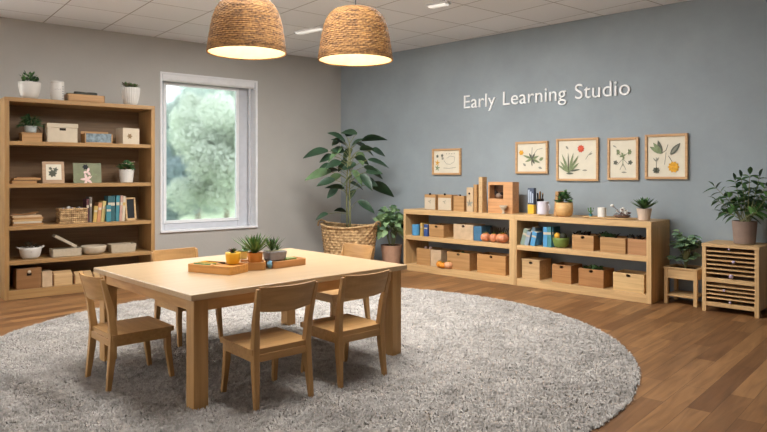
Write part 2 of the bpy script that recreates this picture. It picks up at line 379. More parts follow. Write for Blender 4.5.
# ------------------------------------------------------------------ chairs
def make_chair():
    r = thing('child_chair', 'x', 'chair', (0, 0, 0))
    # seat, slightly dished
    mb = MB(); n = 10; vs = []; fs = []
    for i in range(n + 1):
        for j in range(n + 1):
            u, v = i / n * 2 - 1, j / n * 2 - 1
            vs.append((u * .192, v * .19 + .005, .333 - .008 * max(0, 1 - u * u) * max(0, 1 - v * v)))
    for i in range(n):
        for j in range(n): a = i * (n + 1) + j; fs.append((a, a + n + 1, a + n + 2, a + 1))
    mb.add(vs, fs); mb.box(-.192, .192, -.185, .195, .303, .322)
    rim = [(-.192, -.185), (.192, -.185), (.192, .195), (-.192, .195)]
    for k in range(4):
        a, b = rim[k], rim[(k + 1) % 4]; mb.add([(a[0], a[1], .32), (b[0], b[1], .32), (b[0], b[1], .333), (a[0], a[1], .333)], [(0, 1, 2, 3)])
    mb.build('seat', CHW, r)
    for s in (-1, 1):
        MB().beam([(s * .172, .192, 0), (s * .165, .165, .2), (s * .163, .162, .304)], [(.0135, .0135), (.018, .018), (.019, .019)]).build('front_leg', CHV, r, bevel=.004)
        MB().beam([(s * .178, -.205, 0), (s * .171, -.182, .2), (s * .168, -.172, .33), (s * .174, -.19, .48), (s * .187, -.242, .672)],
                  [(.0135, .0135), (.018, .02), (.019, .022), (.016, .019), (.012, .012)]).build('rear_leg', CHV, r, bevel=.004)
    for s in (-1, 1): MB().box(s * .176 - .009, s * .176 + .009, -.16, .16, .262, .304).build('side_rail', CHW, r, bevel=.002)
    MB().box(-.16, .16, .158, .176, .262, .304).build('front_rail', CHW, r, bevel=.002)
    MB().box(-.16, .16, -.192, -.174, .262, .304).build('rear_rail', CHW, r, bevel=.002)
    # curved backrest
    mb = MB(); n = 14; vs = []; fs = []
    for i in range(n + 1):
        u = i / n * 2 - 1; xk = u; bow = -.035 * (1 - u * u)
        zb = .545 - .012 * (1 - u * u)
        for (dz, yy, x) in ((zb, -.207, u * .173), (.678 + .004 * u * u, -.243, u * .181)):
            vs += [(x, yy + bow + .008, dz), (x, yy + bow - .008, dz)]
    for i in range(n):
        o = 4 * i; p = o + 4
        fs += [(o, p, p + 2, o + 2), (o + 1, o + 3, p + 3, p + 1), (o + 2, p + 2, p + 3, o + 3), (o, o + 1, p + 1, p)]
    fs += [(0, 2, 3, 1), (4 * n, 4 * n + 1, 4 * n + 3, 4 * n + 2)]
    mb.add(vs, fs); mb.build('backrest', CHW, r)
    return r
ch0 = make_chair()
def mid(a, b): return (a + b) / 2
rl, rr_ = onz(256.7, 411), onz(312, 397)
def from_rear(a, b, deg, k_=.186):
    m = mid(a, b); f = Vector((math.cos(R(deg)), math.sin(R(deg)), 0)); return m + f * k_
spots = [
    (from_rear(onz(254.5, 411.6), onz(309.5, 397.6), 174.5), 174.5, 'small oak chair at the front long side of the table, nearest the viewer'),
    (from_rear(onz(337.5, 388.5), onz(383.5, 375.5), 176), 176, 'small oak chair at the front long side, beside the right front table leg'),
    (from_rear(onz(89, 378), onz(107.5, 394), 86.5, .203), 86.5, 'small oak chair at the left end of the table, in front of the bookcase'),
    (Vector((-4.60, 2.60, 0)), -2, 'small oak chair on the far side of the table, below the window'),
    (Vector((-4.01, 3.61, 0)), -93, 'small oak chair at the right end of the table, in front of the wicker basket'),
]
for i, (p, deg, lab) in enumerate(spots):
    c = ch0 if i == 0 else copy_tree(ch0)
    c.location = (p.x, p.y, G); c.rotation_euler.z = R(deg - 90); tag(c, lab, 'chair', 'small chairs around the table')

# ------------------------------------------------------------------ plants
def pot(mb, r0, r1, h, seg=24, wall=.008, **k):
    """open pot from bottom radius r0 to top r1"""
    return mb.lathe([(r0 * .9, 0), (r0, .006), (r1, h), (r1 - wall, h), (max(.004, r1 - wall - .004), h - .015), (.004, h - .016)], seg, **k)
def bowl(mb, r0, r1, h, seg=26, wall=.008, flute=0):
    pr = [(r0 * .8, 0), (r0, .004)]
    for k in range(1, 7): t = k / 6; pr.append((r0 + (r1 - r0) * math.sin(t * math.pi / 2) ** .6, h * t))
    pr += [(r1 - wall, h), (r1 - wall - .004, h - .02), (.004, h - .022)]
    return mb.lathe(pr, seg, flute=flute)
def soil(r, z, parent, sx=1, sy=1):
    return MB().lathe([(r, z - .012), (r, z), (r * .5, z + .006), (.003, z + .008)], 20, sx=sx, sy=sy).build('soil', SOIL, parent, smooth=True)
def bush(mb, c, rx, rz, n, L, W, droop=.3, up=.3, mi=None, flat=1.0):
    for k in range(n):
        t = random.random() * 2 * math.pi; ph = math.acos(1 - random.random() * 1.25); q = random.random() ** .45
        d = Vector((math.cos(t) * math.sin(ph), math.sin(t) * math.sin(ph), math.cos(ph)))
        p = Vector(c) + Vector((d.x * rx * q, d.y * rx * q, d.z * rz * q))
        dd = Vector((d.x, d.y, d.z * flat + up)) + Vector((random.uniform(-.4, .4), random.uniform(-.4, .4), random.uniform(-.3, .3)))
        s = random.uniform(.7, 1.15)
        mb.leaf(p, dd, L * s, W * s, droop=droop * random.uniform(.5, 1.4), mi=(random.randrange(mi) if mi else 0), roll=random.uniform(-1.1, 1.1), n=4)
    return mb
def rosette(mb, c, n, L, W, tilt0=.15, tilt1=1.25, th=1):
    for k in range(n):
        q = k / n; t = k * 2.399; ph = tilt0 + (tilt1 - tilt0) * q
        d = Vector((math.cos(t) * math.sin(ph), math.sin(t) * math.sin(ph), math.cos(ph)))
        mb.leaf(c, d, L * (.75 + .35 * q) * random.uniform(.85, 1.1), W, droop=.1 - .25 * q, fold=.5, n=4, mi=k % 2, tip=1)
    return mb

# tall plant in the wicker basket
ZP = 8.85
bc = at(349, 200, ZP); bc.z = 0
M_WICK, nt, b = mk('wicker_weave')
tc = nt.nodes.new('ShaderNodeTexCoord'); n = nt.nodes.new('ShaderNodeTexNoise'); n.inputs['Scale'].default_value = 26; n.inputs['Detail'].default_value = 4
nt.links.new(tc.outputs['Object'], n.inputs['Vector'])
r = nt.nodes.new('ShaderNodeValToRGB'); e = r.color_ramp.elements; e[0].position = .35; e[1].position = .68
e[0].color = lin((138, 106, 70)); e[1].color = lin((214, 180, 130)); nt.links.new(n.outputs['Fac'], r.inputs['Fac']); nt.links.new(r.outputs['Color'], b.inputs['Base Color'])
b.inputs['Roughness'].default_value = .75
def woven(mb, r0, r1, z0, z1, rows, seg, amp, sx=1, sy=1, half=.012, bulge=0, open_top=True):
    """woven shell: horizontal strands passing over and under uprights"""
    vs = []; fs = []; sub = 3; lv = rows * sub
    for k in range(lv + 1):
        t = k / lv; row = min(rows - 1, k // sub); z = z0 + (z1 - z0) * t; r_ = r0 + (r1 - r0) * t + bulge * math.sin(math.pi * t)
        prof = math.sin(math.pi * (k % sub) / sub)
        for i in range(seg):
            w = math.cos(math.pi * (i / 2 + row)) if seg % 4 == 0 else 0
            rr2 = r_ + amp * prof * (.55 + .6 * w); th_ = 2 * math.pi * i / seg
            vs.append((rr2 * sx * math.cos(th_), rr2 * sy * math.sin(th_), z))
    for k in range(lv):
        for i in range(seg): j = (i + 1) % seg; fs.append((k * seg + i, k * seg + j, (k + 1) * seg + j, (k + 1) * seg + i))
    mb.add(vs, fs)
bk = thing('plant_basket', 'large oval wicker basket with handles, standing in the corner holding the tall plant', 'basket', bc, 0.35)
BR, BH = .395, .60
mb = MB(); woven(mb, .33, BR, .01, BH - .03, 15, 96, .014, sy=.72); mb.lathe([(.32, 0), (.33, .012)], 48, sy=.72); mb.build('basket_body', M_WICK, bk)
MB().lathe([(.355, BH - .12), (.362, BH - .06), (.3, BH - .06), (.01, BH - .055)], 48, sy=.72).build('soil', SOIL, bk)
mb = MB()
for k, (dr, dz) in enumerate(((.0, 0), (.014, .012), (-.008, .016))):
    mb.tube([((BR + dr) * math.cos(t), .72 * (BR + dr) * math.sin(t), BH - .03 + dz + .02 * math.cos(2 * t)) for t in [2 * math.pi * i / 48 for i in range(49)]], .012, 6)
mb.build('rim', M_WICK, bk, smooth=True)
for s in (-1, 1):
    MB().tube([(s * (BR + .015 + .02 * math.sin(u)), .12 * math.cos(u), BH - .03 + .07 * math.sin(u)) for u in [math.pi * i / 10 for i in range(11)]], .013, 6).build('handle', M_WICK, bk, smooth=True)
fp = thing('tall_potted_plant', 'tall houseplant with large drooping dark leaves growing from the wicker basket', 'plant', (bc.x, bc.y, BH - .05), 0)
base = Vector(fp.location)
mb = MB()
stems = [[at(350, 215, ZP), at(349.5, 190, ZP), at(350, 160, ZP), at(349, 138, ZP)], [at(347, 215, ZP + .05), at(346.5, 192, ZP + .03), at(347.5, 168, ZP), at(350, 148, ZP - .03)]]
for s in stems:
    b0 = s[0].copy(); b0.z = base.z - .04; mb.tube([p - base for p in [b0] + s], [.012, .011, .010, .008, .005], 8)
mb.build('stem', STEM, fp, smooth=True)
LV = [(328,151,305,158,0),(345,142,326,132,0),(346,146,330,139,0),(343,147,331,160,1),(333,156,321,162,0),(341,162,327,168,0),(357,134,341,133,0),(362,141,387,140,0),(356,143,371,155,0),(352,149,345,158,0),(355,157,367,164,0),
      (368,160,387,168,0),(331,172,307,180,1),(341,175,328,183,1),(352,170,360,183,1),(364,167,380,178,0),(361,174,370,188,0),(350,183,362,190,0),(369,184,391,196,0),(344,189,325,188,0),(338,188,329,197,0),(352,176,344,186,1),(358,201,372,212,0),
      (344,152,330,150,0),(328,214,317,220,0),(346,212,334,211,0),(352,146,366,138,0),(340,140,333,145,0),(356,164,343,170,0),(360,150,374,149,0),(338,170,326,173,0),(364,180,376,186,0),(346,136,352,131,0),(372,150,384,156,0),(334,166,320,168,0),(358,152,362,163,1),(347,160,340,170,0),(366,172,382,174,0),(335,180,318,186,0),(356,190,350,199,0),(343,158,350,168,0)]
mb = MB(); pt = MB()
for (x0, y0, x1, y1, li) in LV:
    dz = random.uniform(-.22, .22); Z0_ = ZP + dz * .4; Z1_ = ZP + dz
    p0 = at(x0, y0, Z0_); p1 = at(x1, y1, Z1_); L = (p1 - p0).length; d = p1 - p0
    dr = .22; d = d + UP * dr * L
    W = min(.20, max(.13, L * .55))
    mb.leaf(p0 - base, d, L * 1.05, W, droop=dr, fold=.3, mi=li, n=7, roll=random.choice((-1, 1)) * random.uniform(.45, 1.0))
    s = at(350, min(214, y0 + 9), ZP); pt.tube([s - base, (s + (p0 - s) * .6 + UP * .02) - base, p0 - base], .004, 5)
mb.build('leaves', [plain('leaf_deep', (44, 68, 48), .4, .3, 9, .45), plain('leaf_soft', (104, 132, 92), .45, .25, 9, .4)], fp, smooth=True); pt.build('leaf_stalks', STEM, fp)

# leafy plant between basket and low shelf
p = at(391.5, 230, 9.0); p.z = 0
pp = thing('potted_plant', 'bushy pale green houseplant in a rosy clay pot between wicker basket and low shelf', 'plant', p)
pot(MB(), .115, .15, .30).build('pot', PEACH, pp, smooth=False); soil(.138, .292, pp)
mb = bush(MB(), (0, 0, .52), .19, .29, 150, .13, .11, .5, .15, mi=3); mb.build('leaves', [LEAFL, LEAFB, LEAFL], pp, smooth=True)
mb = MB()
for k in range(9): t = k * 2.4; mb.tube([(0.03 * math.cos(t), .03 * math.sin(t), .28), (.07 * math.cos(t), .07 * math.sin(t), .45), (.13 * math.cos(t), .13 * math.sin(t), .62)], .004, 5)
mb.build('stems', STEM, pp)

# ------------------------------------------------------------------ left bookcase
bo = onz(4.5, 301); BK = Wall(bo, aL)
bx1, _ = BK.hit(155, 200)
depth = (LW.o - BK.o).dot(BK.v) - .004
zk = lambda y: BK.hit(4.5, y)[1]
bz = dict(top=zk(96.5), A=zk(140.6), B=zk(184), C=zk(227), D=zk(262.2), bot=zk(291.8))
bcase = thing('tall_bookcase', 'tall oak bookcase with five open shelves against the grey window wall', 'bookcase', BK.o, aL)
T = .043; zt = bz['top']
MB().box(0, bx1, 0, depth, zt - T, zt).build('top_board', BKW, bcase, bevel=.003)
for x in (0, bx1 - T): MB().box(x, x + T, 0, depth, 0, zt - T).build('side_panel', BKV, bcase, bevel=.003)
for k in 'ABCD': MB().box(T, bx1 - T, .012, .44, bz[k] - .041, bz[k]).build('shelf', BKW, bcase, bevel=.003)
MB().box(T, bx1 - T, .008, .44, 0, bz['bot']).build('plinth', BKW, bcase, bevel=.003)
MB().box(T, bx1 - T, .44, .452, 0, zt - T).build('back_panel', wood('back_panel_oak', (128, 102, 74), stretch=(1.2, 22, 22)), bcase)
def on(W, key_z, px0, px1, py, t):
    """local x range, base height and height of something seen between px0 and px1 with its top at py"""
    x0, _ = W.hit(px0, 100, t); x1, _ = W.hit(px1, 100, t); _, z = W.hit((px0 + px1) / 2, py, t)
    return x0, x1, max(.01, z - key_z)
def put(W, name, label, cat, z, px0, px1, py, t, group=None, drz=0):
    x0, x1, h = on(W, z, px0, px1, py, t)
    o = thing(name, label, cat, W.P((x0 + x1) / 2, t, z), W.a + drz, group)
    return o, (x1 - x0), h
BZ = {k: v + .0005 for k, v in bz.items()}
# --- top of the bookcase
o, w, h = put(BK, 'potted_succulent', 'dark green succulent in a wide white bowl pot at the left of the bookcase top', 'plant', BZ['top'], 18, 41, 82.5, .14)
bowl(MB(), w * .27, w / 2, h).build('pot', WHITE, o, smooth=True); soil(w / 2 - .012, h - .012, o)
bush(MB(), (0, 0, h + .01), w * .40, .095, 90, .04, .03, .1, .5, mi=2).build('leaves', [LEAFD, LEAFM], o, smooth=True)
o, w, h = put(BK, 'white_canister', 'white round canister with small printed marks on the bookcase top', 'canister', BZ['top'], 50.5, 64, 81.5, .1)
MB().lathe([(w / 2 - .004, 0), (w / 2, .004), (w / 2, h - .025), (w / 2 - .001, h - .023), (w / 2 - .001, h - .02), (w / 2, h - .018), (w / 2, h - .003), (w / 2 - .005, h)], 32).build('body', WHITE, o, smooth=True)
mb = MB()
for k in range(4):
    a = -math.pi / 2 + (k - 1.5) * .25 - .2; rr0 = w / 2 + .001
    mb.tube([(rr0 * math.cos(a), rr0 * math.sin(a), h * .56), (rr0 * math.cos(a + .12), rr0 * math.sin(a + .12), h * (.56 + .03 * (k % 2)))], .0022, 4)
for k in range(6):
    a = -math.pi / 2 + .62; mb.tube([(rr0 * math.cos(a), rr0 * math.sin(a), h * (.12 + k * .12)), (rr0 * math.cos(a + .22), rr0 * math.sin(a + .22), h * (.12 + k * .12))], .004, 4)
mb.build('printed_marks', plain('grey_print', (110, 112, 118), .8), o)
o, w, h = put(BK, 'wooden_tray', 'shallow oak tray on the bookcase top holding dark fabric rolls', 'tray', BZ['top'], 66, 102.5, 95.5, .12)
mb = MB(); mb.box(-w / 2, w / 2, -.09, .12, 0, .012)
for b_ in ((-w / 2, w / 2, -.09, -.078), (-w / 2, w / 2, .108, .12), (-w / 2, -w / 2 + .012, -.09, .12), (w / 2 - .012, w / 2, -.09, .12)): mb.box(*b_, 0, h)
mb.build('tray', BOXM, o, bevel=.002)
FAB = plain('dark_fabric', (72, 72, 66), .9, .3, 40)
pb = o
o, w2, h2 = put(BK, 'rolled_cloth', 'dark grey-green rolled cloth lying in the oak tray on the bookcase top', 'cloth', BZ['top'] + .03, 68, 100, 89.5, .12)
mb = MB(); 
for (yy, rr0, sh, mi) in ((-.045, .026, 0, 0), (.02, .034, -.02, 1), (-.01, .028, .05, 0)):
    L = w2 * .46; mb.tube([(-L + sh + L * 2 * k / 8, yy + .006 * math.sin(k * 2), rr0 + (.03 if rr0 == .028 else 0) + .003 * math.sin(k * 1.7)) for k in range(9) if -L + sh + L * 2 * k / 8 < w2 * .47], rr0, 10, mi)
mb.build('cloth_roll', [FAB, plain('olive_fabric', (92, 86, 62), .9, .3, 40)], o, smooth=True)
o, w, h = put(BK, 'potted_succulent', 'small rosette succulents in a fluted white pot at the right of the bookcase top', 'plant', BZ['top'], 121.5, 139.5, 88, .2)
bowl(MB(), w * .27, w / 2, h, 48, flute=.018).build('pot', WHITE, o); soil(w / 2 - .014, h - .012, o)
mb = MB()
for (x, y, s) in ((-.055, -.02, 1), (.0, -.03, .9), (.05, -.01, .85), (-.02, .05, 1), (.03, .05, .8)): rosette(mb, (x, y, h + .005), 15, .075 * s, .032 * s)
mb.build('leaves', [plain('leaf_grey', (112, 108, 86), .6, .2), LEAFM], o, smooth=True)
# --- shelf A
o, w, h = put(BK, 'wooden_block', 'small oak box on the top inner shelf carrying the little fern pot', 'box', BZ['A'], 20.5, 40.5, 133, .14)
MB().box(-w / 2, w / 2, -.08, .08, 0, h - .012).build('body', BOXM, o, bevel=.002); MB().box(-w / 2 - .006, w / 2 + .006, -.086, .086, h - .012, h).build('lid', BOXM, o, bevel=.002)
o2, w2, h2 = put(BK, 'potted_fern', 'feathery dark fern in a small pale pot standing on the small oak box', 'plant', BZ['A'] + h, 24, 37, 126, .14)
bowl(MB(), w2 * .4, w2 / 2, h2, 20).build('pot', plain('pale_blue_glaze', (184, 192, 190), .5, .04), o2, smooth=True); soil(w2 / 2 - .012, h2 - .012, o2)
bush(MB(), (0, 0, h2 + .01), .06, .09, 120, .11, .018, .5, .35).build('leaves', LEAFD, o2)
o, w, h = put(BK, 'storage_box', 'white cardboard storage box with lid and hand slot on the top inner shelf', 'box', BZ['A'], 45, 76, 124, .12)
MB().box(-w / 2 + .006, w / 2 - .006, -.09, .12, 0, h - .045).build('body', CREAM, o, bevel=.003); MB().box(-w / 2, w / 2, -.096, .126, h - .045, h).build('lid', CREAM, o, bevel=.004)
MB().box(-.03, .03, -.0935, -.089, h - .075, h - .05).build('hand_slot', DARK, o)
o, w, h = put(BK, 'wooden_tray', 'wooden tray with a mottled blue front on the top inner shelf', 'tray', BZ['A'], 83, 110.5, 134, .14)
mb = MB(); mb.box(-w / 2, w / 2, -.08, .10, 0, .01)
for b_ in ((-w / 2, -w / 2 + .012, -.08, .10), (w / 2 - .012, w / 2, -.08, .10)): mb.box(*b_, 0, h)
mb.box(-w / 2, w / 2, .088, .10, 0, h + .03); mb.build('tray', BOXM, o, bevel=.002)
MOT = plain('mottled_blue', (120, 134, 140), .6, .45, 26); MB().box(-w / 2 + .012, w / 2 - .012, -.078, -.066, .01, h).build('front_panel', MOT, o)
o, w, h = put(BK, 'storage_box', 'cream box printed with a small flower at the right of the top inner shelf', 'box', BZ['A'], 119, 137.5, 128.5, .14, drz=.25)
MB().box(-w / 2, w / 2, -.06, .09, 0, h).build('body', CREAM, o, bevel=.003)
mb = MB(); y = -.0615
for k in range(6): t = k * 1.05; mb.leaf((-.02, y, h * .5), (math.cos(t), 0, math.sin(t)), .035, .02, 0, 0, roll=1.57, n=3)
mb.box(w / 2 + .0005, w / 2 + .002, -.05, .08, 0.01, h * .95)
mb.build('flower_print', plain('brown_print', (136, 112, 84), .9), o)
# --- shelf B
o, w, h = put(BK, 'wooden_board', 'lower wooden board of the pair lying flat on the second inner shelf', 'board', BZ['B'], 10.5, 35, 181, .16, 'flat boards on the bookcase shelf')
MB().box(-w / 2, w / 2, -.09, .09, 0, .03).build('board', BOXM, o, bevel=.003); MB().box(-w / 2 + .01, w / 2 - .01, -.08, .08, .03, .034).build('felt', DARK, o)
o, w, h = put(BK, 'wooden_board', 'upper wooden board of the pair lying flat on the second inner shelf', 'board', BZ['B'] + .0345, 10, 37, 175, .17, 'flat boards on the bookcase shelf')
MB().box(-w / 2 + .02, w / 2 + .02, -.09, .09, 0, .024).build('board', BOXM, o, bevel=.003); MB().box(-w / 2 + .05, w / 2 - .02, -.07, .07, .024, .034).build('felt', BOXD, o)
def flower(mb, c, y, rad, n, wd, mi=0, tilt=0):
    for k in range(n):
        t = tilt + k * 2 * math.pi / n; mb.leaf((c[0], y, c[1]), (math.cos(t), 0, math.sin(t)), rad, wd, 0, 0, roll=math.pi / 2, n=3, mi=mi)
o, w, h = put(BK, 'framed_picture', 'small square wooden picture of grey flowers on the second inner shelf', 'picture', BZ['B'], 42.5, 64.5, 161.5, .15)
rt = Matrix.Rotation(R(-8), 3, 'X')
o.rotation_euler.x = R(-8)
MB().box(-w / 2, w / 2, -.01, .008, 0, h).build('frame', wood('pale_frame', (176, 146, 116)), o, bevel=.002)
MB().box(-w / 2 + .035, w / 2 - .03, -.013, -.009, .035, h - .03).build('print', PAPER, o)
mb = MB(); flower(mb, (-.01, h * .45), -.0145, .045, 7, .03); flower(mb, (.02, h * .62), -.0146, .03, 5, .018); flower(mb, (-.03, h * .68), -.0146, .02, 5, .014); mb.build('drawing', INKD, o)
o, w, h = put(BK, 'picture_card', 'dull green picture card with a pale figure leaning on the second inner shelf', 'picture', BZ['B'], 73.5, 101.5, 163, .17)
o.rotation_euler.x = R(-8)
MB().box(-w / 2, w / 2, -.008, .006, 0, h).build('card', GREENC, o, bevel=.001)
mb = MB(); flower(mb, (-.01, h * .18), -.0095, .07, 5, .03, 0, .6); flower(mb, (.0, h * .55), -.0095, .05, 3, .03, 0, 1.2); flower(mb, (-.02, h * .8), -.0096, .035, 6, .024, 1); flower(mb, (-.07, h * .4), -.0096, .05, 3, .01, 2, .8); flower(mb, (.06, h * .45), -.0096, .05, 3, .01, 2, 1.8)
mb.build('drawing', [FLOW, BLACK, INK], o)
o, w, h = put(BK, 'potted_flowers', 'small pink-flowered plant in a white pot at the right of the second inner shelf', 'plant', BZ['B'], 119, 134, 169.5, .16)
pot(MB(), w * .4, w / 2, h).build('pot', WHITE, o, smooth=False); soil(w / 2 - .012, h - .012, o)
bush(MB(), (0, 0, h + .02), .075, .07, 120, .05, .032, .4, .2, mi=2).build('leaves', [LEAFD, LEAFM], o)
mb = MB()
for k in range(11):
    t = k * 2.4; q = .03 + .05 * random.random(); cc = Vector((q * math.cos(t), q * math.sin(t) - .02, h + .05 + .035 * random.random()))
    for j in range(5): tt = j * 1.257; mb.leaf(cc, (math.cos(tt), math.sin(tt) - .4, .4), .02, .016, 0, 0, n=3)
mb.build('flowers', FLOW, o)
# --- shelf C
for k in range(5):
    names = ['bottom', 'second', 'middle', 'fourth', 'top']
    o, w, h = put(BK, 'wooden_board', '%s thin board in the stack of thin boards at the left end of the bookcase' % names[k], 'board', BZ['C'] + k * .0205, 11, 41.5, 215, .17, 'stack of thin boards')
    MB().box(-w / 2 + .01 * (k % 2), w / 2 - .008 * ((k * 2) % 3), -.09, .09, 0, .0195).build('board', [BOXM, CREAM, BOXL, BOXM, BOXP][k], o, bevel=.002)
o, w, h = put(BK, 'wooden_whisk', 'pale stick bundle lying on top of the stack of thin boards', 'stick', BZ['C'] + .103, 12, 38, 210, .15)
mb = MB(); mb.tube([(-w / 2, 0, .012), (0, .01, .008), (w / 2, -.01, .03)], .009, 6); mb.tube([(-w / 2 + .03, .03, .009), (.03, .02, .009), (w / 2 - .02, .0, .012)], .008, 6, 1); mb.build('stick', [BOXD, BOXP], o)
o, w, h = put(BK, 'wicker_basket', 'rectangular wicker basket filled with small things on the third inner shelf', 'basket', BZ['C'], 57.5, 86, 208, .15)
mb = MB(); n = 7
for k in range(n):
    z = h * (k + .5) / n; q = .006 if k % 2 else 0
    x = w / 2 - .01 - q; pts = [(-x, -.08 + q, z), (x, -.08 + q, z), (x, .1, z), (-x, .1, z), (-x, -.08 + q, z)]
    mb.tube(pts, h / n * .55, 6)
mb.box(-w / 2 + .014, w / 2 - .014, -.07, .09, 0, h * .7)
for k in range(15):
    x = -w / 2 + .01 + k * (w - .02) / 14; mb.tube([(x, -.088, 0), (x, -.088, h)], .004, 5)
mb.build('basket_body', M_WICK, o)
mb = MB()
for k in range(16):
    mb.ball((random.uniform(-w / 2 + .04, w / 2 - .04), random.uniform(-.05, .07), h * .8 + random.uniform(0, .03)), random.uniform(.014, .024), 8, 6, k % 3)
tag(mb.build('pebbles', [GREYC, WHITE, PEBBLE], loc=o.location, rz=BK.a, smooth=True), 'pebbles and shells heaped in the rectangular wicker basket', 'pebbles', kind='stuff')
BOOKS = [(86.5, 89, 199, MAROON, 'thin dark red book standing beside the wicker basket', 0), (89.5, 92, 197, plain('grey_cover', (116, 108, 100), .6), 'tall grey-brown book right of the dark red book', 0),
         (93, 96.5, 206, MUST, 'short straw-coloured book leaning beside the grey-brown book', 5), (97, 100.5, 202.5, plain('peach_cover', (196, 140, 98), .6), 'peach book leaning between two straw-coloured books', 5), (101, 104.5, 201, plain('straw_cover', (198, 180, 118), .6), 'tall straw-coloured book leaning beside the small teal book', 5),
         (106.5, 111, 205, TEAL, 'small teal book in front of the tall teal ones', 0), (108, 115, 196, plain('deep_teal_cover', (56, 96, 102), .6), 'broad dark teal book on the third inner shelf', 0), (115.5, 119, 195.5, TEAL, 'tall teal book beside the pale pink books', 2),
         (119.3, 121.8, 195.5, plain('rose_cover', (188, 150, 136), .6), 'pale rose book left of the cream book', 3), (122, 124.6, 196, CREAM, 'cream book beside the little blackboard', 3)]
def book(W, z, px0, px1, py, t, cover, label, lean, group, depth_=.15):
    o, w, h = put(W, 'book', label, 'book', z, px0, px1, py, t, group)
    w = max(.012, w); o.rotation_euler = (0, R(lean), W.a)
    mb = MB(); c = .0022
    mb.box(-w / 2, -w / 2 + c, 0, depth_, 0, h); mb.box(w / 2 - c, w / 2, 0, depth_, 0, h); mb.box(-w / 2, w / 2, -.001, c, 0, h); mb.build('cover', cover, o, bevel=.0008)
    MB().box(-w / 2 + c, w / 2 - c, c, depth_ - .004, .004, h - .004).build('pages', PAPER, o)
    MB().box(-w / 2 + .0015, w / 2 - .0015, -.0022, -.0008, h * .62, h * .74).build('spine_band', CREAM if cover is not CREAM else MUST, o)
    return o
for i, (a, b_, y_, m_, lab, ln) in enumerate(BOOKS):
    book(BK, BZ['C'], a, b_, y_, .06 if i == 5 else .10, m_, lab, ln, 'books on the bookcase', .05 if i == 5 else .15)
    if i == 6: pass
o, w, h = put(BK, 'little_blackboard', 'small blackboard in a pale wooden frame at the right of the books', 'blackboard', BZ['C'], 125.5, 136.5, 197.5, .12, drz=.15)
o.rotation_euler.x = R(-7)
mb = MB(); f_ = .018
for b_ in ((-w / 2, -w / 2 + f_, 0, h), (w / 2 - f_, w / 2, 0, h), (-w / 2, w / 2, 0, .025), (-w / 2, w / 2, h - f_, h)): mb.box(b_[0], b_[1], -.01, .01, b_[2], b_[3])
mb.build('frame', BOXL, o, bevel=.002); MB().box(-w / 2 + f_, w / 2 - f_, -.002, .006, .02, h - f_).build('slate', BLACK, o)
# --- shelf D
o, w, h = put(BK, 'handled_bowl', 'white two-handled bowl with dark dried leaves on the fourth inner shelf', 'bowl', BZ['D'], 17.5, 43, 247, .15)
bowl(MB(), w * .3, w * .44, h).build('bowl', WHITE, o, smooth=True)
for s in (-1, 1): MB().tube([(s * w * .42, -.03, h - .012), (s * w * .52, -.02, h + .004), (s * w * .52, .02, h + .004), (s * w * .42, .03, h - .012)], .007, 6).build('handle', WHITE, o, smooth=True)
tag(bush(MB(), (0, 0, h - .015), .07, .05, 60, .045, .02, .3, .3).build('dried_leaves', plain('dried_leaf', (58, 50, 34), .8), loc=o.location), 'dark dried leaves filling the two-handled white bowl', 'leaves', kind='stuff')
o, w, h = put(BK, 'lidded_box', 'pale open box with its lid propped at a slant on the fourth inner shelf', 'box', BZ['D'], 51, 80, 248, .14)
mb = MB(); mb.box(-w / 2, w / 2, -.07, .09, 0, .008)
for b_ in ((-w / 2, w / 2, -.07, -.06), (-w / 2, w / 2, .08, .09), (-w / 2, -w / 2 + .01, -.07, .09), (w / 2 - .01, w / 2, -.07, .09)): mb.box(*b_, 0, h)
LIN = plain('linen_card', (180, 166, 144), .8, .06, 40); mb.build('body', LIN, o, bevel=.002)
x0, z0 = BK.hit(54, 237, .14); x1, z1 = BK.hit(74, 249, .14); Ls = math.hypot(x1 - x0, z1 - z0)
mb = MB(); mb.box(-Ls, 0, -.06, .08, 0, .03, rot=Matrix.Rotation(math.atan2(z0 - z1, Ls) * 1.05, 3, 'Y'), piv=(0, 0, 0)); lo = mb.build('lid', LIN, o, bevel=.002); lo.location = (w * .30, 0, h + .0)
o, w, h = put(BK, 'shallow_bowl', 'shallow cream bowl between the slanted-lid box and the pale tray', 'bowl', BZ['D'], 81, 106, 245.5, .15)
bowl(MB(), w * .34, w / 2, h).build('bowl', CREAM, o, smooth=True)
o, w, h = put(BK, 'pale_tray', 'pale rectangular tray at the right of the fourth inner shelf', 'tray', BZ['D'], 109, 134, 243.5, .16)
mb = MB(); mb.box(-w / 2 + .01, w / 2 - .01, -.07, .08, 0, .01)
for s in (-1, 1):
    mb.beam([(s * (w / 2 - .016), .005, 0), (s * (w / 2 - .004), .005, h)], [(.006, .075), (.006, .08)])
mb.beam([(0, -.07, 0), (0, -.08, h)], [(w / 2 - .01, .005), (w / 2, .005)]); mb.beam([(0, .08, 0), (0, .09, h)], [(w / 2 - .01, .005), (w / 2, .005)])
mb.build('tray', LIN, o, bevel=.002)
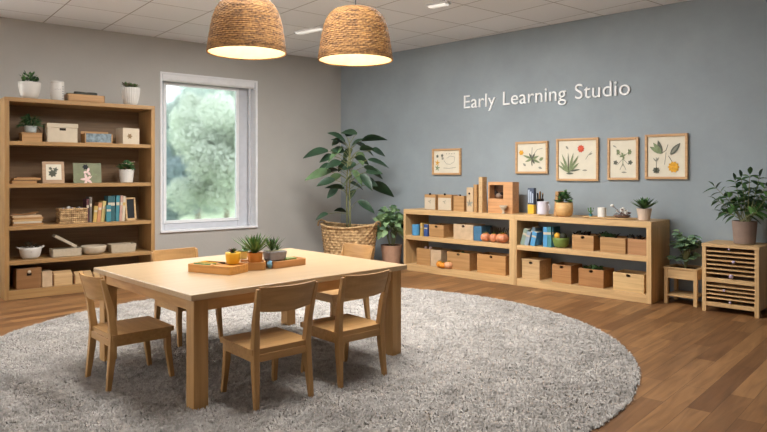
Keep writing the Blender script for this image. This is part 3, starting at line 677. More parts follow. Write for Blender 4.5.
# --- bottom
o, w, h = put(BK, 'wooden_box', 'brown wooden box with a pale knob at the left of the bottom shelf', 'box', BZ['bot'], 15, 40, 267.5, .12)
MB().box(-w / 2, w / 2, -.08, .14, 0, h).build('body', BOXD, o, bevel=.003); MB().ball((0, -.09, h - .035), .017, 12, 8).build('knob', CREAM, o, smooth=True); MB().box(-.022, .022, -.083, -.079, h - .075, h - .05).build('hand_slot', DARK, o)
o, w, h = put(BK, 'wooden_box', 'pale small box wedged right of the brown knob box', 'box', BZ['bot'], 41, 51, 271.5, .10)
MB().box(-w / 2, w / 2, -.06, .12, 0, h).build('body', BOXP, o, bevel=.003); MB().box(-w / 2 - .002, w / 2 + .002, -.063, .122, h, h + .008).build('lid', BOXP, o)
for (a, b_, t_, lab) in ((53, 71, 270.5, 'pale house-shaped wooden block box on the bottom shelf, left of its twin'), (74, 91, 271, 'pale house-shaped wooden block box on the bottom shelf, right of its twin'), (93, 109, 271, 'third pale house-shaped box on the bottom shelf, behind the chair')):
    o, w, h = put(BK, 'house_box', lab, 'box', BZ['bot'], a, b_, t_, .10, 'house-shaped boxes')
    mb = MB(); g = .035; d0, d1 = -.06, .1
    hb = h - g
    mb.add([(-w / 2, d0, 0), (w / 2, d0, 0), (w / 2, d1, 0), (-w / 2, d1, 0), (-w / 2, d0, hb), (w / 2, d0, hb), (w / 2, d1, hb), (-w / 2, d1, hb), (-w / 2, (d0 + d1) / 2, h), (w / 2, (d0 + d1) / 2, h)],
           [(0, 3, 2, 1), (0, 1, 5, 4), (2, 3, 7, 6), (4, 5, 9, 8), (6, 7, 8, 9), (1, 2, 6, 9, 5), (3, 0, 4, 8, 7)])
    mb.build('body', BOXL, o, bevel=.002); MB().box(-w / 2 - .012, -w / 2 - .001, d0 + .01, d1 - .01, .005, hb).build('side_panel', BOXD, o)

# ------------------------------------------------------------------ low shelf units on the blue wall
so = onz(403.5, 269.0); so.y = onz(651.3, 304.3).y
SW = Wall(so, 0.0)
so.x += SW.hit(403.5, 200)[0]; SW = Wall(so, 0.0); xm = SW.hit(515, 200)[0]; xe = SW.hit(651.3, 200)[0]; SD = YB - so.y - .004
s_z = lambda y: SW.hit(651.3, y)[1]
ST, SM, SB = s_z(222), s_z(257.0), s_z(295.8); TK = .062
def unit(x0, x1, label, rstile, lstile):
    o = thing('low_shelf_unit', label, 'shelf', SW.P(x0, 0, 0), 0, 'low open shelf units'); w = x1 - x0
    MB().box(0, w, 0, SD, ST - TK, ST).build('top_board', OAK, o, bevel=.003)
    MB().box(0, lstile, 0, SD, 0, ST - TK).build('side_panel', OAK_V, o, bevel=.003); MB().box(w - rstile, w, 0, SD, 0, ST - TK).build('side_panel', OAK_V, o, bevel=.003)
    MB().box(lstile, w - rstile, .006, SD, SM - .055, SM).build('middle_shelf', OAK, o, bevel=.003)
    MB().box(lstile, w - rstile, .004, SD, 0, SB).build('plinth', OAK, o, bevel=.003)
unit(0, xm - .003, 'left unit of the long low oak shelf, holding fruit and four wooden boxes', .075, .035)
unit(xm, xe, 'right unit of the long low oak shelf, holding blue books and seven wooden boxes', .05, .022)
def crate(W, z, px0, px1, py, t, m, label, d=.26, slot=True, group='wooden boxes in the low shelves', lid=False, hollow=True):
    o, w, h = put(W, 'wooden_box', label, 'box', z, px0, px1, py, t, group)
    mb = MB(); k = .012
    mb.box(-w / 2, w / 2, 0, d, 0, k)
    for b_ in ((-w / 2, w / 2, 0, k), (-w / 2, w / 2, d - k, d), (-w / 2, -w / 2 + k, k, d - k), (w / 2 - k, w / 2, k, d - k)): mb.box(*b_, k, h)
    mb.build('body', m, o, bevel=.002)
    if lid: MB().box(-w / 2 - .004, w / 2 + .004, -.004, d + .004, h, h + .014).build('lid', m, o, bevel=.002)
    if slot: MB().lathe([(.020, -.002), (.020, .0)], 16, sx=1.2, sy=.75).build('hand_slot', DARK, o, loc=(0, 0, h - .024)).rotation_euler.x = R(90)
    return o, w, h
Zt, Zm, Zb = ST + .0005, SM + .0005, SB + .0005
# left unit, lower
_o = crate(SW, Zb, 416.5, 430.2, 248.5, .07, BOXM, 'plain light box at the far left of the lower shelf', .24, False); 
_o2 = crate(SW, Zb, 430.6, 441, 250, .07, BOXP, 'greyish box at the lower far left, behind the small pumpkins', .24, False)
crate(SW, Zb, 447, 469.5, 252.5, .05, BOXM, 'light box with a round slot, behind the orange pumpkins, holding green tops')
crate(SW, Zb, 477, 505.5, 255, .05, wood('honey_box', (190, 144, 92)), 'honey-coloured wide box at the right end of the left unit')
def puff(W, z, px0, px1, py0, t, name, label, cat, mats, lean=0, n=16):
    o, w, h = put(W, name, label, cat, z, px0, px1, py0, t); mb = MB(); bush(mb, (0, 0, .0), w * .35, h * .5, n * 2, h * .8, h * .35, .3, .4, mi=len(mats)); tag(mb.build('sprigs', mats, loc=o.location), label, cat, kind='stuff'); bpy.data.objects.remove(o)
zc = SW.hit(458, 253.5, .1)[1] - .02
puff(SW, zc, 457, 470, 250.5, .15, 'x', 'green sprigs poking out of the box behind the pumpkins', 'sprigs', [LEAFD, LEAFM])
for (x, y_, lab) in ((426, 247.6, 'tiny pink ball on the far left lower box, left one'), (430.5, 248.4, 'tiny pink ball on the far left lower box, right one')):
    q = SW.P(SW.hit(x, 200, .14)[0], .14, SW.hit(423, 249, .07)[1] + .012); tag(MB().ball((0, 0, 0), .02, 12, 8).build('small_ball', FLOW, loc=q, smooth=True), lab, 'ball', 'tiny pink balls')
def pumpkin(W, z, px0, px1, py, t, m, label, group, name='pumpkin', stem=True):
    o, w, h = put(W, name, label, name, z, px0, px1, py, t, group); r_ = w / 2
    MB().ball((0, 0, h / 2 * .98), r_, 30, 12, 0, (h * .5) / r_, .05, 8, .25).build('flesh', m, o, smooth=True)
    if stem: MB().tube([(0, 0, h * .78), (.004, 0, h * 1.0), (.012, 0, h * 1.12)], [.008, .006, .005], 6).build('stem', OLIVE, o); rosette(MB(), (0, 0, h * .82), 6, r_ * .75, r_ * .4, 1.0, 1.3).build('calyx', [OLIVE, YEL], o)
    return o
pumpkin(SW, Zb, 437, 442.5, 260.5, .04, PUMP, 'small orange pumpkin at the left of the little pumpkin trio', 'pumpkins on the lower shelf')
pumpkin(SW, Zb, 439.5, 447, 262, .001 + .03, PUMP, 'bright orange pumpkin in the middle of the little pumpkin trio', 'pumpkins on the lower shelf')
pumpkin(SW, Zb, 445, 452, 261, .04, PALEP, 'pale peach pumpkin at the right of the little pumpkin trio', 'pumpkins on the lower shelf')
# left unit, upper
def cup(W, z, px0, px1, py, t, m, label, name='blue_tumbler', cat='cup'):
    o, w, h = put(W, name, label, cat, z, px0, px1, py, t); MB().lathe([(w / 2 * .9, 0), (w / 2, .01), (w / 2, h), (w / 2 - .006, h), (w / 2 - .008, .02), (.003, .02)], 24).build('body', m, o, smooth=False); return o, w, h
cup(SW, Zm, 413, 419, 224.5, .07, BLUE, 'round blue tin at the far left of the upper shelf', 'round_tin', 'tin')
book(SW, Zm, 420.3, 422.6, 223, .05, MUST, 'thin yellow-green book beside the round blue tin', 0, 'books on the low shelf'); book(SW, Zm, 424, 427.6, 224.5, .05, DBLU, 'deep blue book beside the yellow-green one', 0, 'books on the low shelf')
crate(SW, Zm, 429, 443.5, 224.8, .05, BOXM, 'light box right of the deep blue book on the upper shelf'); crate(SW, Zm, 453.5, 473, 224.5, .05, BOXP, 'pinkish box with a slot, left of the fruit on the upper shelf')
o, w, h = put(SW, 'blue_folder', 'tall blue folder leaning flat beside the pinkish box', 'folder', Zm, 473.5, 481.5, 226.5, .06); MB().box(-w / 2, w / 2, 0, .22, 0, h).build('folder', plain('folder_blue', (70, 112, 142), .6), o, bevel=.002)
o, w, h = put(SW, 'dark_folder', 'dark slate file lying behind the fruit on the upper shelf', 'folder', Zm, 481, 492, 227, .26); MB().box(-w / 2, w / 2, -.02, .02, 0, h).build('folder', plain('slate_cover', (62, 72, 78), .7), o, bevel=.002)
pumpkin(SW, Zm, 481.5, 490, 232.5, .06, RED, 'leftmost red fruit in the row on the upper shelf', 'red fruit', 'fruit'); pumpkin(SW, Zm, 490.3, 497, 233, .06, RED, 'middle red fruit in the row on the upper shelf', 'red fruit', 'fruit'); pumpkin(SW, Zm, 496.5, 508, 233, .055, RED, 'rightmost and largest red fruit in the row, below dark sprigs', 'red fruit', 'fruit')
o, w, h = put(SW, 'twig_sprig', 'dark twiggy sprig standing behind the largest red fruit', 'twig', Zm, 499, 508, 227, .2)
mb = MB()
for k in range(7): mb.tube([(0, 0, 0), ((k - 3) * .012, random.uniform(-.02, .02), h * .5), ((k - 3) * .022, random.uniform(-.02, .02), h * random.uniform(.8, 1))], .004, 5)
mb.build('twigs', DARK, o)
# left unit, top
for (a, b_, py, m_, lab) in ((424.5, 435.5, 194.5, CREAM, 'leftmost small wooden box with a cream front on the low shelf top'), (438, 451.5, 194.8, CREAM, 'second small wooden box with a cream front on the low shelf top')):
    o, w, h = put(SW, 'small_box', lab, 'box', Zt, a, b_, py, .10, 'small boxes on the shelf top')
    MB().box(-w / 2, w / 2, 0, .13, 0, h).build('body', BOXM, o, bevel=.003); MB().box(-w / 2 + .006, w / 2 - .006, -.004, 0, .006, h * .8).build('front_panel', m_, o)
    mb = MB(); mb.ball((0, -.0, h + .006), .014, 10, 6); mb.build('knob', DARK, o, smooth=True)
    mb = MB(); flower(mb, (0, h * .55), -.0055, .03, 3, .014, 0, .9); mb.build('drawing', INKG, o)
o, w, h = put(SW, 'small_box', 'plain small wooden box third from the left on the low shelf top', 'box', Zt, 453.5, 464, 196, .10, 'small boxes on the shelf top')
MB().box(-w / 2, w / 2, 0, .13, 0, h).build('body', BOXM, o, bevel=.003); MB().ball((0, .03, h + .006), .013, 10, 6).build('knob', DARK, o, smooth=True)
o, w, h = put(SW, 'upright_block', 'upright wooden block with a pale drawn figure on the low shelf top', 'block', Zt, 466.5, 473, 187.5, .10)
MB().box(-w / 2, w / 2, 0, .10, 0, h).build('body', BOXP, o, bevel=.003); mb = MB(); flower(mb, (0, h * .35), -.002, .05, 5, .03, 0, .3); mb.ball((-.005, -.003, h * .75), .013, 8, 6, 1); mb.build('drawing', [INKG, DARK], o)
for (a, b_, py, lab, d_) in ((473.5, 476.8, 184.5, 'narrow upright board beside the pale drawn block', .14), (478.6, 482.2, 177, 'tallest narrow upright board on the low shelf top', .10)):
    o, w, h = put(SW, 'upright_board', lab, 'board', Zt, a, b_, py, .08, 'upright boards on the shelf top'); MB().box(-w / 2, w / 2, 0, d_, 0, h).build('board', BOXL if d_ == .10 else BOXM, o, bevel=.003)
o, w, h = put(SW, 'display_box', 'wooden display box with a dark niche on the low shelf top', 'box', Zt, 488, 512.5, 182, .14)
mb = MB(); nx0, nx1, nz0, nz1 = -w / 2 + .02, w / 2 - .13, h * .46, h * .90; D_ = .14
for b_ in ((-w / 2, nx0, 0, h), (nx1, w / 2, 0, h), (nx0, nx1, 0, nz0), (nx0, nx1, nz1, h)): mb.box(b_[0], b_[1], 0, D_, b_[2], b_[3])
mb.box(nx0, nx1, D_ - .02, D_, nz0, nz1); mb.build('body', wood('display_wood', (202, 152, 106)), o, bevel=.002)
MB().box(nx0, nx1, D_ - .03, D_ - .02, nz0, nz1).build('niche_lining', wood('niche_wood', (110, 80, 58)), o)
q = o.location + Vector(((nx0 + nx1) / 2, .05, nz0))
mb = MB(); mb.ball((.01, 0, .035), .045, 14, 9, 0, .75); mb.ball((-.03, 0, .06), .028, 12, 8, 1, 1); mb.ball((-.045, 0, .09), .013, 8, 6, 1, 1.6); mb.ball((.045, .0, .06), .025, 10, 7, 1, .8)
tag(mb.build('little_carving', [plain('ash_brown', (140, 120, 104), .7), DARK], loc=q, smooth=True), 'small brown rounded carving sitting in the niche of the display box', 'carving')
q = SW.P(SW.hit(503.5, 200, .09)[0], .09, Zt)
mb = MB(); mb.lathe([(.022, 0), (.018, .01), (.01, .03), (.03, .055), (.045, .08), (.05, .095), (.043, .097), (.003, .075)], 20); tag(mb.build('footed_cup', CREAM, loc=q, smooth=True), 'small cream footed cup in front of the display box', 'cup')
# right unit, top
o, w, h = put(SW, 'pen_holder', 'dark upright holder with a yellow base and pencils on the low shelf top', 'pencil holder', Zt + .014, 529, 535, 204.5, .12)
q_, w_, h_ = put(SW, 'coaster_board', 'thin pale board under the pencil holder and white mug', 'board', Zt, 527, 548, 211, .12); MB().box(-w_ / 2, w_ / 2, -.05, .07, 0, .0135).build('board', BOXL, q_, bevel=.003)
MB().box(-w / 2, w / 2, -.03, .03, 0, h).build('yellow_base', YEL, o, bevel=.003)
hh_ = SW.hit(532, 188, .12)[1] - Zt - .014
MB().box(-w / 2, w / 2, -.028, .028, h, hh_).build('upper_box', plain('slate_glaze', (78, 88, 106), .6), o, bevel=.003)
mb = MB()
for k in range(3): mb.box(-.03 + .024 * k, -.016 + .024 * k, -.031, -.028, h + .02, hh_ - .02 * (k + 1))
mb.build('light_stripes', plain('pale_blue_stripe', (178, 190, 204), .6), o)
o, w, h = put(SW, 'tool_jar', 'dark jar of brushes with a wooden handle behind the white mug', 'jar', Zt, 536.5, 544, 192, .24)
MB().lathe([(.04, 0), (.042, .01), (.042, h * .7), (.036, h * .7), (.034, .02), (.003, .02)], 20).build('jar', DARK, o, smooth=True)
mb = MB()
for k in range(6): mb.tube([(.02 * math.cos(k), .02 * math.sin(k), .03), (.034 * math.cos(k), .03 * math.sin(k), h * (.9 + .06 * (k % 3)))], .007, 6, k % 2)
mb.build('brushes', [DARK, BOXM], o)
o, w, h = cup(SW, Zt + .014, 538, 548, 201.5, .11, plain('lilac_white', (214, 210, 220), .4, .03), 'white mug on the low shelf top, right of the dark holder', 'white_mug', 'mug')
MB().tube([(w / 2 - .002, 0, h * .8), (w / 2 + .02, 0, h * .7), (w / 2 + .02, 0, h * .35), (w / 2 - .002, 0, h * .25)], .006, 6).build('handle', MATS['lilac_white'], o, smooth=True)
o, w, h = put(SW, 'upright_board', 'leaning brown board left of the round wooden planter', 'board', Zt, 553.5, 556.5, 191.5, .10, 'upright boards on the shelf top'); MB().box(-w / 2, w / 2, 0, .14, 0, h).build('board', BOXM, o, bevel=.002).rotation_euler.y = R(5)
o, w, h = put(SW, 'potted_plant', 'bushy green plant in a round wooden bowl pot on the low shelf', 'plant', Zt, 556.5, 572.5, 202.5, .14)
MB().lathe([(w * .32, 0), (w * .44, .02), (w * .5, h * .5), (w * .46, h), (w * .42, h), (w * .40, h - .015), (.003, h - .016)], 28).build('pot', wood('bowl_wood', (210, 168, 112)), o, smooth=True); soil(w * .41, h - .01, o)
bush(MB(), (0, 0, h + .02), .075, .10, 130, .045, .03, .2, .3, mi=2).build('leaves', [LEAFM, LEAFD], o, smooth=True)
o, w, h = put(SW, 'round_tray', 'long oval wooden tray near the right end of the low shelf top', 'tray', Zt, 583, 636, 213.5, .15)
MB().lathe([(.9, 0), (1, .006), (1.0, .018), (.96, .02), (.95, .010), (.003, .009)], 40, sx=w / 2, sy=.11).build('tray', BOXL, o, smooth=False)
tz = Zt + .0105
o, w, h = put(SW, 'small_cactus', 'tiny green cactus sprig standing on the oval tray', 'cactus', tz, 588, 593.5, 205, .17)
MB().lathe([(.017, 0), (.02, .03), (.016, .03), (.003, .028)], 14).build('pot', TEAL, o); mb = MB(); mb.tube([(0, 0, .025), (0, 0, .1)], [.01, .007], 8)
for s in (-1, 1): mb.tube([(0, 0, .05), (s * .025, 0, .06), (s * .032, 0, .095)], .006, 7)
mb.build('stems', LEAFM, o, smooth=True)
o, w, h = cup(SW, tz, 598, 606, 207.5, .13, STONEW, 'small white candle cup on the oval tray', 'candle_cup', 'cup')
MB().lathe([(w / 2 - .009, .02), (w / 2 - .009, h - .012), (.003, h - .012)], 20).build('wax', CREAM, o)
o, w, h = put(SW, 'shell_arrangement', 'brown and white dried flower arrangement in a small dish on the oval tray', 'arrangement', tz, 613, 631, 211, .14)
bowl(MB(), .03, .085, .035).build('dish', plain('umber_glaze', (120, 96, 84), .6), o, smooth=True)
mb = MB(); bush(mb, (0, 0, .03), .055, .05, 44, .05, .026, .2, .3, mi=3); mb.tube([(0, 0, .03), (-.05, 0, .09), (-.10, 0, .125)], .003, 5, 0); mb.build('dried_petals', [plain('umber_petal', (104, 74, 66), .7), STONEW, plain('mauve_petal', (150, 120, 116), .7)], o)
mb = MB()
for (x, z) in ((-.10, .13), (.015, .10), (.05, .055)): mb.ball((x, -.01, z), .019, 10, 7, 0, .8)
mb.build('white_buds', STONEW, o, smooth=True)
o, w, h = put(SW, 'potted_plant', 'dark spiky plant in a pale pink-white pot at the right end of the low shelf', 'plant', Zt, 637, 651.5, 208.5, .17)
pot(MB(), w * .38, w / 2, h).build('pot', plain('blush_glaze', (206, 186, 168), .6, .12, 8), o); soil(w / 2 - .012, h - .012, o)
rosette(MB(), (0, 0, h - .01), 40, .16, .032, .1, 1.3).build('leaves', [LEAFD, LEAFM], o, smooth=True)
# right unit, upper
for (a, b_, py, m_, lab, ln, d_) in ((521.5, 525.5, 228, SAGE, 'grey-green book leaning at the far left of the right unit', 16, 0), (525.5, 529.5, 231, plain('blue_grey_cover', (142, 160, 176), .6), 'blue-grey book leaning beside the grey-green one', 14, 0), (530, 533.5, 226.5, plain('dusty_cover', (118, 134, 142), .6), 'dusty slate book leaning behind the bright blue one', 13, .05), (531.5, 536, 231.5, BLUE, 'short bright blue book leaning in the middle of the leaning row', 12, 0),
                              (543, 547, 227, BLUE, 'upright bright blue book with light spine', 1, 0), (547.5, 551.5, 227, TEAL, 'upright teal-blue book left of the olive bowl', -2, 0), (551.8, 554, 227, plain('dark_teal2', (52, 104, 124), .6), 'thin dark teal book touching the olive bowl', -2, .03)):
    book(SW, Zm, a - (1.5 if ln > 5 else 0), b_ - (1.5 if ln > 5 else 0), py, .05 + d_, m_, lab, ln, 'books on the low shelf')
o, w, h = put(SW, 'olive_bowl', 'olive green ribbed bowl of fruit beside the blue books', 'bowl', Zm, 553.5, 568.5, 237.5, .12)
bowl(MB(), w * .32, w / 2, h).build('bowl', OLIVE, o, smooth=True)
zq = o.location.z + h
for (x, m_, r_, lab) in ((-.045, INKY, .038, 'yellow-green pear in the olive bowl'), (.03, plain('avocado_skin', (44, 46, 32), .6), .042, 'dark avocado in the olive bowl')):
    tag(MB().ball((0, 0, 0), r_, 14, 10, 0, 1.15).build('fruit', m_, loc=o.location + Vector((x, 0, h + .008)), smooth=True), lab, 'fruit')
crate(SW, Zm, 572, 593.5, 235.2, .05, BOXM, 'first wooden box right of the olive bowl, upper shelf'); crate(SW, Zm, 600, 625.5, 237.8, .05, BOXM, 'middle wooden box on the upper shelf of the right unit, with dark sprigs above', slot=False); crate(SW, Zm, 627.5, 646.5, 239.2, .05, wood('ruddy_box', (176, 132, 92)), 'reddish box against the right side panel, upper shelf', slot=False)
def sprigs(x0, x1, ytop, zb, t, label, mats, n=20):
    xa, xb = SW.hit(x0, 200, t)[0], SW.hit(x1, 200, t)[0]; zt_ = SW.hit((x0 + x1) / 2, ytop, t)[1]; h = zt_ - zb + .03; zb += .015; mb = MB()
    for k in range(n):
        x = random.uniform(xa, xb); mb.leaf((x - (xa + xb) / 2, random.uniform(-.04, .04), 0), (random.uniform(-.8, .8), random.uniform(-.5, .5), .8), h * 1.1, h * .45, .3, mi=random.randrange(len(mats)), n=3)
    tag(mb.build('sprigs', mats, loc=SW.P((xa + xb) / 2, t, zb)), label, 'sprigs', kind='stuff')
sprigs(602, 614, 232.5, SW.hit(612, 239, .18)[1] - .03, .18, 'dark dried sprigs in the middle box of the upper shelf', [PEBBLE, LEAFD], 30)
sprigs(575, 588, 232, SW.hit(582, 236.5, .18)[1] - .03, .18, 'dark pine sprigs in the first box right of the olive bowl', [DARK, PEBBLE], 16)
sprigs(629, 641, 236, SW.hit(636, 240, .18)[1] - .03, .18, 'dark sprigs showing above the reddish box', [DARK, PEBBLE], 14)
# right unit, lower
crate(SW, Zb, 522, 539.5, 260.8, .05, BOXL, 'lidded light box at the left of the lower right shelf', lid=True)
crate(SW, Zb, 552, 571, 265, .05, wood('amber_box', (176, 130, 84)), 'amber box second from the left on the lower right shelf'); crate(SW, Zb, 578.5, 603.5, 269.2, .05, wood('amber_box2', (168, 122, 78)), 'amber box third from the left, with green sprigs inside')
crate(SW, Zb, 613, 644, 273.5, .05, wood('straw_box', (208, 176, 126)), 'wide straw-coloured box with a dark slot at the right of the lower shelf')
sprigs(588, 602, 266, SW.hit(595, 271, .16)[1] - .03, .16, 'green sprigs growing out of the third amber box', [LEAFD, LEAFM], 40)

# ------------------------------------------------------------------ pictures and lettering on the blue wall
def frame(pxl, pxr, yt, yb, label, motif, fw=.026):
    pxl += .8; pxr += .8; x0, _ = BW.hit(pxl, 150); x1, _ = BW.hit(pxr, 150); xc = (pxl + pxr) / 2
    z1 = BW.hit(xc, yt)[1]; z0 = BW.hit(xc, yb)[1]; w = x1 - x0; h = z1 - z0
    o = thing('framed_picture', label, 'picture', BW.P((x0 + x1) / 2, -.032, z0), 0, 'botanical pictures in oak frames')
    mb = MB()
    for b_ in ((-w / 2, -w / 2 + fw, 0, h), (w / 2 - fw, w / 2, 0, h), (-w / 2 + fw, w / 2 - fw, 0, fw), (-w / 2 + fw, w / 2 - fw, h - fw, h)): mb.box(b_[0], b_[1], 0, .03, b_[2], b_[3])
    mb.build('frame', wood('frame_oak', (200, 160, 116)), o, bevel=.003)
    pr = MB().box(-w / 2 + fw, w / 2 - fw, .016, .028, fw, h - fw).build('print', PAPER, o)
    mb = MB(); motif(mb, w - 2 * fw, h - 2 * fw, fw + (h - 2 * fw) / 2); dr = mb.build('drawing', [INK, INKD, INKY, INKR, INKG], pr)
YD = .0148
YN = [0]
def LF(mb, x, z, ang_, L, W, mi): YN[0] = (YN[0] + 1) % 60; mb.leaf((x, YD - .0001 * YN[0], z), (math.cos(R(ang_)), 0, math.sin(R(ang_))), L, W, 0, 0, mi=mi, roll=math.pi / 2, n=4)
def ST_(mb, pts, r_, mi): 
    for a, b_ in zip(pts[:-1], pts[1:]):
        d = Vector((b_[0] - a[0], 0, b_[1] - a[1])); nn = Vector((-d.z, 0, d.x)).normalized() * r_
        A = Vector((a[0], YD, a[1])); B = Vector((b_[0], YD, b_[1])); mb.add([A - nn, B - nn, B + nn, A + nn], [(0, 1, 2, 3)], mi)
def m1(mb, w, h, c):
    for (x, z, mi) in ((-.36, .25, 1), (-.36, -.05, 2), (-.36, -.28, 0), (-.17, .28, 1), (-.15, .15, 4)):
        for k in range(5): LF(mb, x * w, c + z * h, k * 72 + 10, .025 + .02 * (mi in (0, 2)), .018, mi)
    ST_(mb, [(-.1 * w, c + .05 * h), (0, c - .1 * h), (.15 * w, c - .12 * h), (.3 * w, c + .0 * h), (.32 * w, c + .2 * h), (.15 * w, c + .25 * h), (0, c + .15 * h)], .0025, 4)
    ST_(mb, [(-.12 * w, c - .28 * h), (.1 * w, c - .3 * h), (.36 * w, c - .26 * h)], .003, 4)
    for k in range(4): LF(mb, (.0 + .1 * k) * w, c + .33 * h, 60, .02, .01, 4)
def m2(mb, w, h, c):
    ST_(mb, [(.02 * w, c - .3 * h), (.0, c + .0 * h), (.02 * w, c + .36 * h)], .004, 4)
    for (a, L) in ((20, .10), (-25, .12), (160, .13), (200, .10), (60, .08), (120, .08), (-60, .07), (-90, .09)): LF(mb, .02 * w, c - .05 * h, a, L, .03, 0 if L > .09 else 1)
    for k in range(6): LF(mb, -.36 * w, c + .18 * h, k * 60, .035, .03, 2)
    LF(mb, .28 * w, c - .1 * h, 30, .06, .04, 0); LF(mb, .25 * w, c - .35 * h, -20, .05, .03, 4); LF(mb, -.2 * w, c - .3 * h, 140, .05, .03, 4)
    ST_(mb, [(.1 * w, c + .15 * h), (.2 * w, c + .28 * h), (.38 * w, c + .32 * h)], .003, 4)
def m3(mb, w, h, c):
    for a in (40, 58, 75, 92, 112, 130, 148): LF(mb, -.22 * w, c - .33 * h, a, h * (.52 if 50 < a < 115 else .38), .03, 0)
    LF(mb, -.2 * w, c - .3 * h, 8, .14, .022, 1); LF(mb, -.28 * w, c - .36 * h, 0, .09, .025, 1)
    for k in range(9): LF(mb, .1 * w, c + .28 * h, k * 40, .045, .035, 3)
    ST_(mb, [(.22 * w, c - .0 * h), (.3 * w, c + .12 * h), (.38 * w, c + .2 * h)], .003, 4); LF(mb, .3 * w, c + .12 * h, 20, .05, .02, 4); LF(mb, .26 * w, c - .28 * h, 180, .06, .02, 4); LF(mb, -.3 * w, c + .36 * h, -50, .05, .025, 4)
def m4(mb, w, h, c):
    ST_(mb, [(0, c - .2 * h), (0, c + .15 * h)], .004, 0)
    for s in (-1, 1):
        for k in range(5): LF(mb, s * .22 * w, c + .18 * h, k * 45 - 90 + (0 if s > 0 else 180) * 0, .035, .028, 0)
        ST_(mb, [(0, c + .05 * h), (s * .2 * w, c + .16 * h)], .003, 0); ST_(mb, [(0, c + .0 * h), (s * .22 * w, c - .16 * h)], .003, 4)
        for k in range(5): LF(mb, s * .28 * w, c - .1 * h, k * 72, .028, .024, 1)
        ST_(mb, [(0, c - .12 * h), (s * .12 * w, c - .3 * h)], .003, 4)
    for k in range(4): LF(mb, 0, c + .08 * h, k * 90 + 20, .04, .02, 0)
    LF(mb, -.05 * w, c - .36 * h, 0, .06, .018, 4); LF(mb, -.38 * w, c + .36 * h, -30, .05, .015, 4)
def m5(mb, w, h, c):
    for k in range(3): LF(mb, -.12 * w, c + .08 * h, 105 + 22 * k, h * .34, .05, 0 if k else 1)
    LF(mb, .12 * w, c + .05 * h, 50, h * .36, .06, 1); LF(mb, .15 * w, c + .09 * h, 50, h * .26, .025, 4)
    ST_(mb, [(-.12 * w, c + .08 * h), (0, c + .16 * h), (.05 * w, c + .3 * h)], .003, 1); ST_(mb, [(0, c + .1 * h), (-.04 * w, c - .2 * h)], .003, 4); ST_(mb, [(.06 * w, c + .02 * h), (.18 * w, c - .16 * h)], .003, 1)
    for k in range(10): LF(mb, .2 * w, c - .26 * h, k * 36, .06, .045, 2)
    for k in range(8): LF(mb, -.26 * w, c - .34 * h, k * 45, .038, .03, 1)
    ST_(mb, [(-.26 * w, c - .3 * h), (-.26 * w, c - .02 * h)], .004, 4); LF(mb, -.26 * w, c - .12 * h, 60, .05, .015, 4); LF(mb, -.26 * w, c - .12 * h, 130, .05, .015, 4)
frame(432.5, 461, 148.6, 174.8, 'small leftmost framed print with a pale circular garland', m1)
frame(515.7, 548, 141.4, 173.6, 'second framed print from the left, with a yellow flower at its side', m2)
frame(556.5, 598.5, 138.2, 181, 'framed print with a grassy green plant and one red flower', m3)
frame(607.6, 638.5, 137.6, 180, 'narrow framed print of a symmetrical branching plant', m4)
frame(645, 687.8, 134, 179.2, 'rightmost framed print with two large leaves and an orange flower', m5)

cu = bpy.data.curves.new('lettering', 'FONT'); cu.body = 'Early Learning Studio'; cu.extrude = .008; cu.offset = -.003; cu.size = 1; cu.space_word = 1.3; cu.space_character = 1.03
tmp = bpy.data.objects.new('tmp', cu); C.objects.link(tmp); bpy.context.view_layer.update()
dg = bpy.context.evaluated_depsgraph_get(); tm = bpy.data.meshes.new_from_object(tmp.evaluated_get(dg)); bpy.data.objects.remove(tmp)
co = np.empty(len(tm.vertices) * 3); tm.vertices.foreach_get('co', co); co = co.reshape(-1, 3)
xa, za = BW.hit(464.8, 108.6); xb, _ = BW.hit(630.5, 95)
W_ = co[:, 0].max() - co[:, 0].min(); sx = (xb - xa) / W_; sz = .172 / .729 if False else .248
co2 = np.stack([(co[:, 0] - co[:, 0].min()) * sx, -(co[:, 2] + .008) - .004, co[:, 1] * sz], 1); tm.vertices.foreach_set('co', co2.reshape(-1)); tm.update()
plain('white_lettering', (250, 250, 250), .5, .02)
lt = thing('wall_lettering', 'raised white letters reading Early Learning Studio on the blue wall', 'lettering', BW.P(xa, 0, za))
par = list(range(len(tm.vertices)))
def find(a):
    while par[a] != a: par[a] = par[par[a]]; a = par[a]
    return a
for e_ in tm.edges:
    a, b_ = find(e_.vertices[0]), find(e_.vertices[1])
    if a != b_: par[a] = b_
isl = {}
for f_ in tm.polygons: isl.setdefault(find(f_.vertices[0]), []).append(f_)
glyphs = []                                                    # [xmin, xmax, faces]; the dot of an i joins its stem
for fs_ in isl.values():
    xs_ = [co2[v, 0] for f_ in fs_ for v in f_.vertices]; a, b_ = min(xs_), max(xs_)
    for g_ in glyphs:
        if min(b_, g_[1]) - max(a, g_[0]) > .6 * min(b_ - a, g_[1] - g_[0]): g_[0] = min(a, g_[0]); g_[1] = max(b_, g_[1]); g_[2] += fs_; break
    else: glyphs.append([a, b_, list(fs_)])
for g_ in sorted(glyphs, key=lambda q: q[0]):
    mb = MB(); ids = {}
    for f_ in g_[2]:
        for v in f_.vertices:
            if v not in ids: ids[v] = len(mb.v); mb.v.append(tuple(co2[v]))
        mb.f.append(tuple(ids[v] for v in f_.vertices)); mb.m.append(0)
    mb.build('letter', MATS['white_lettering'], lt)

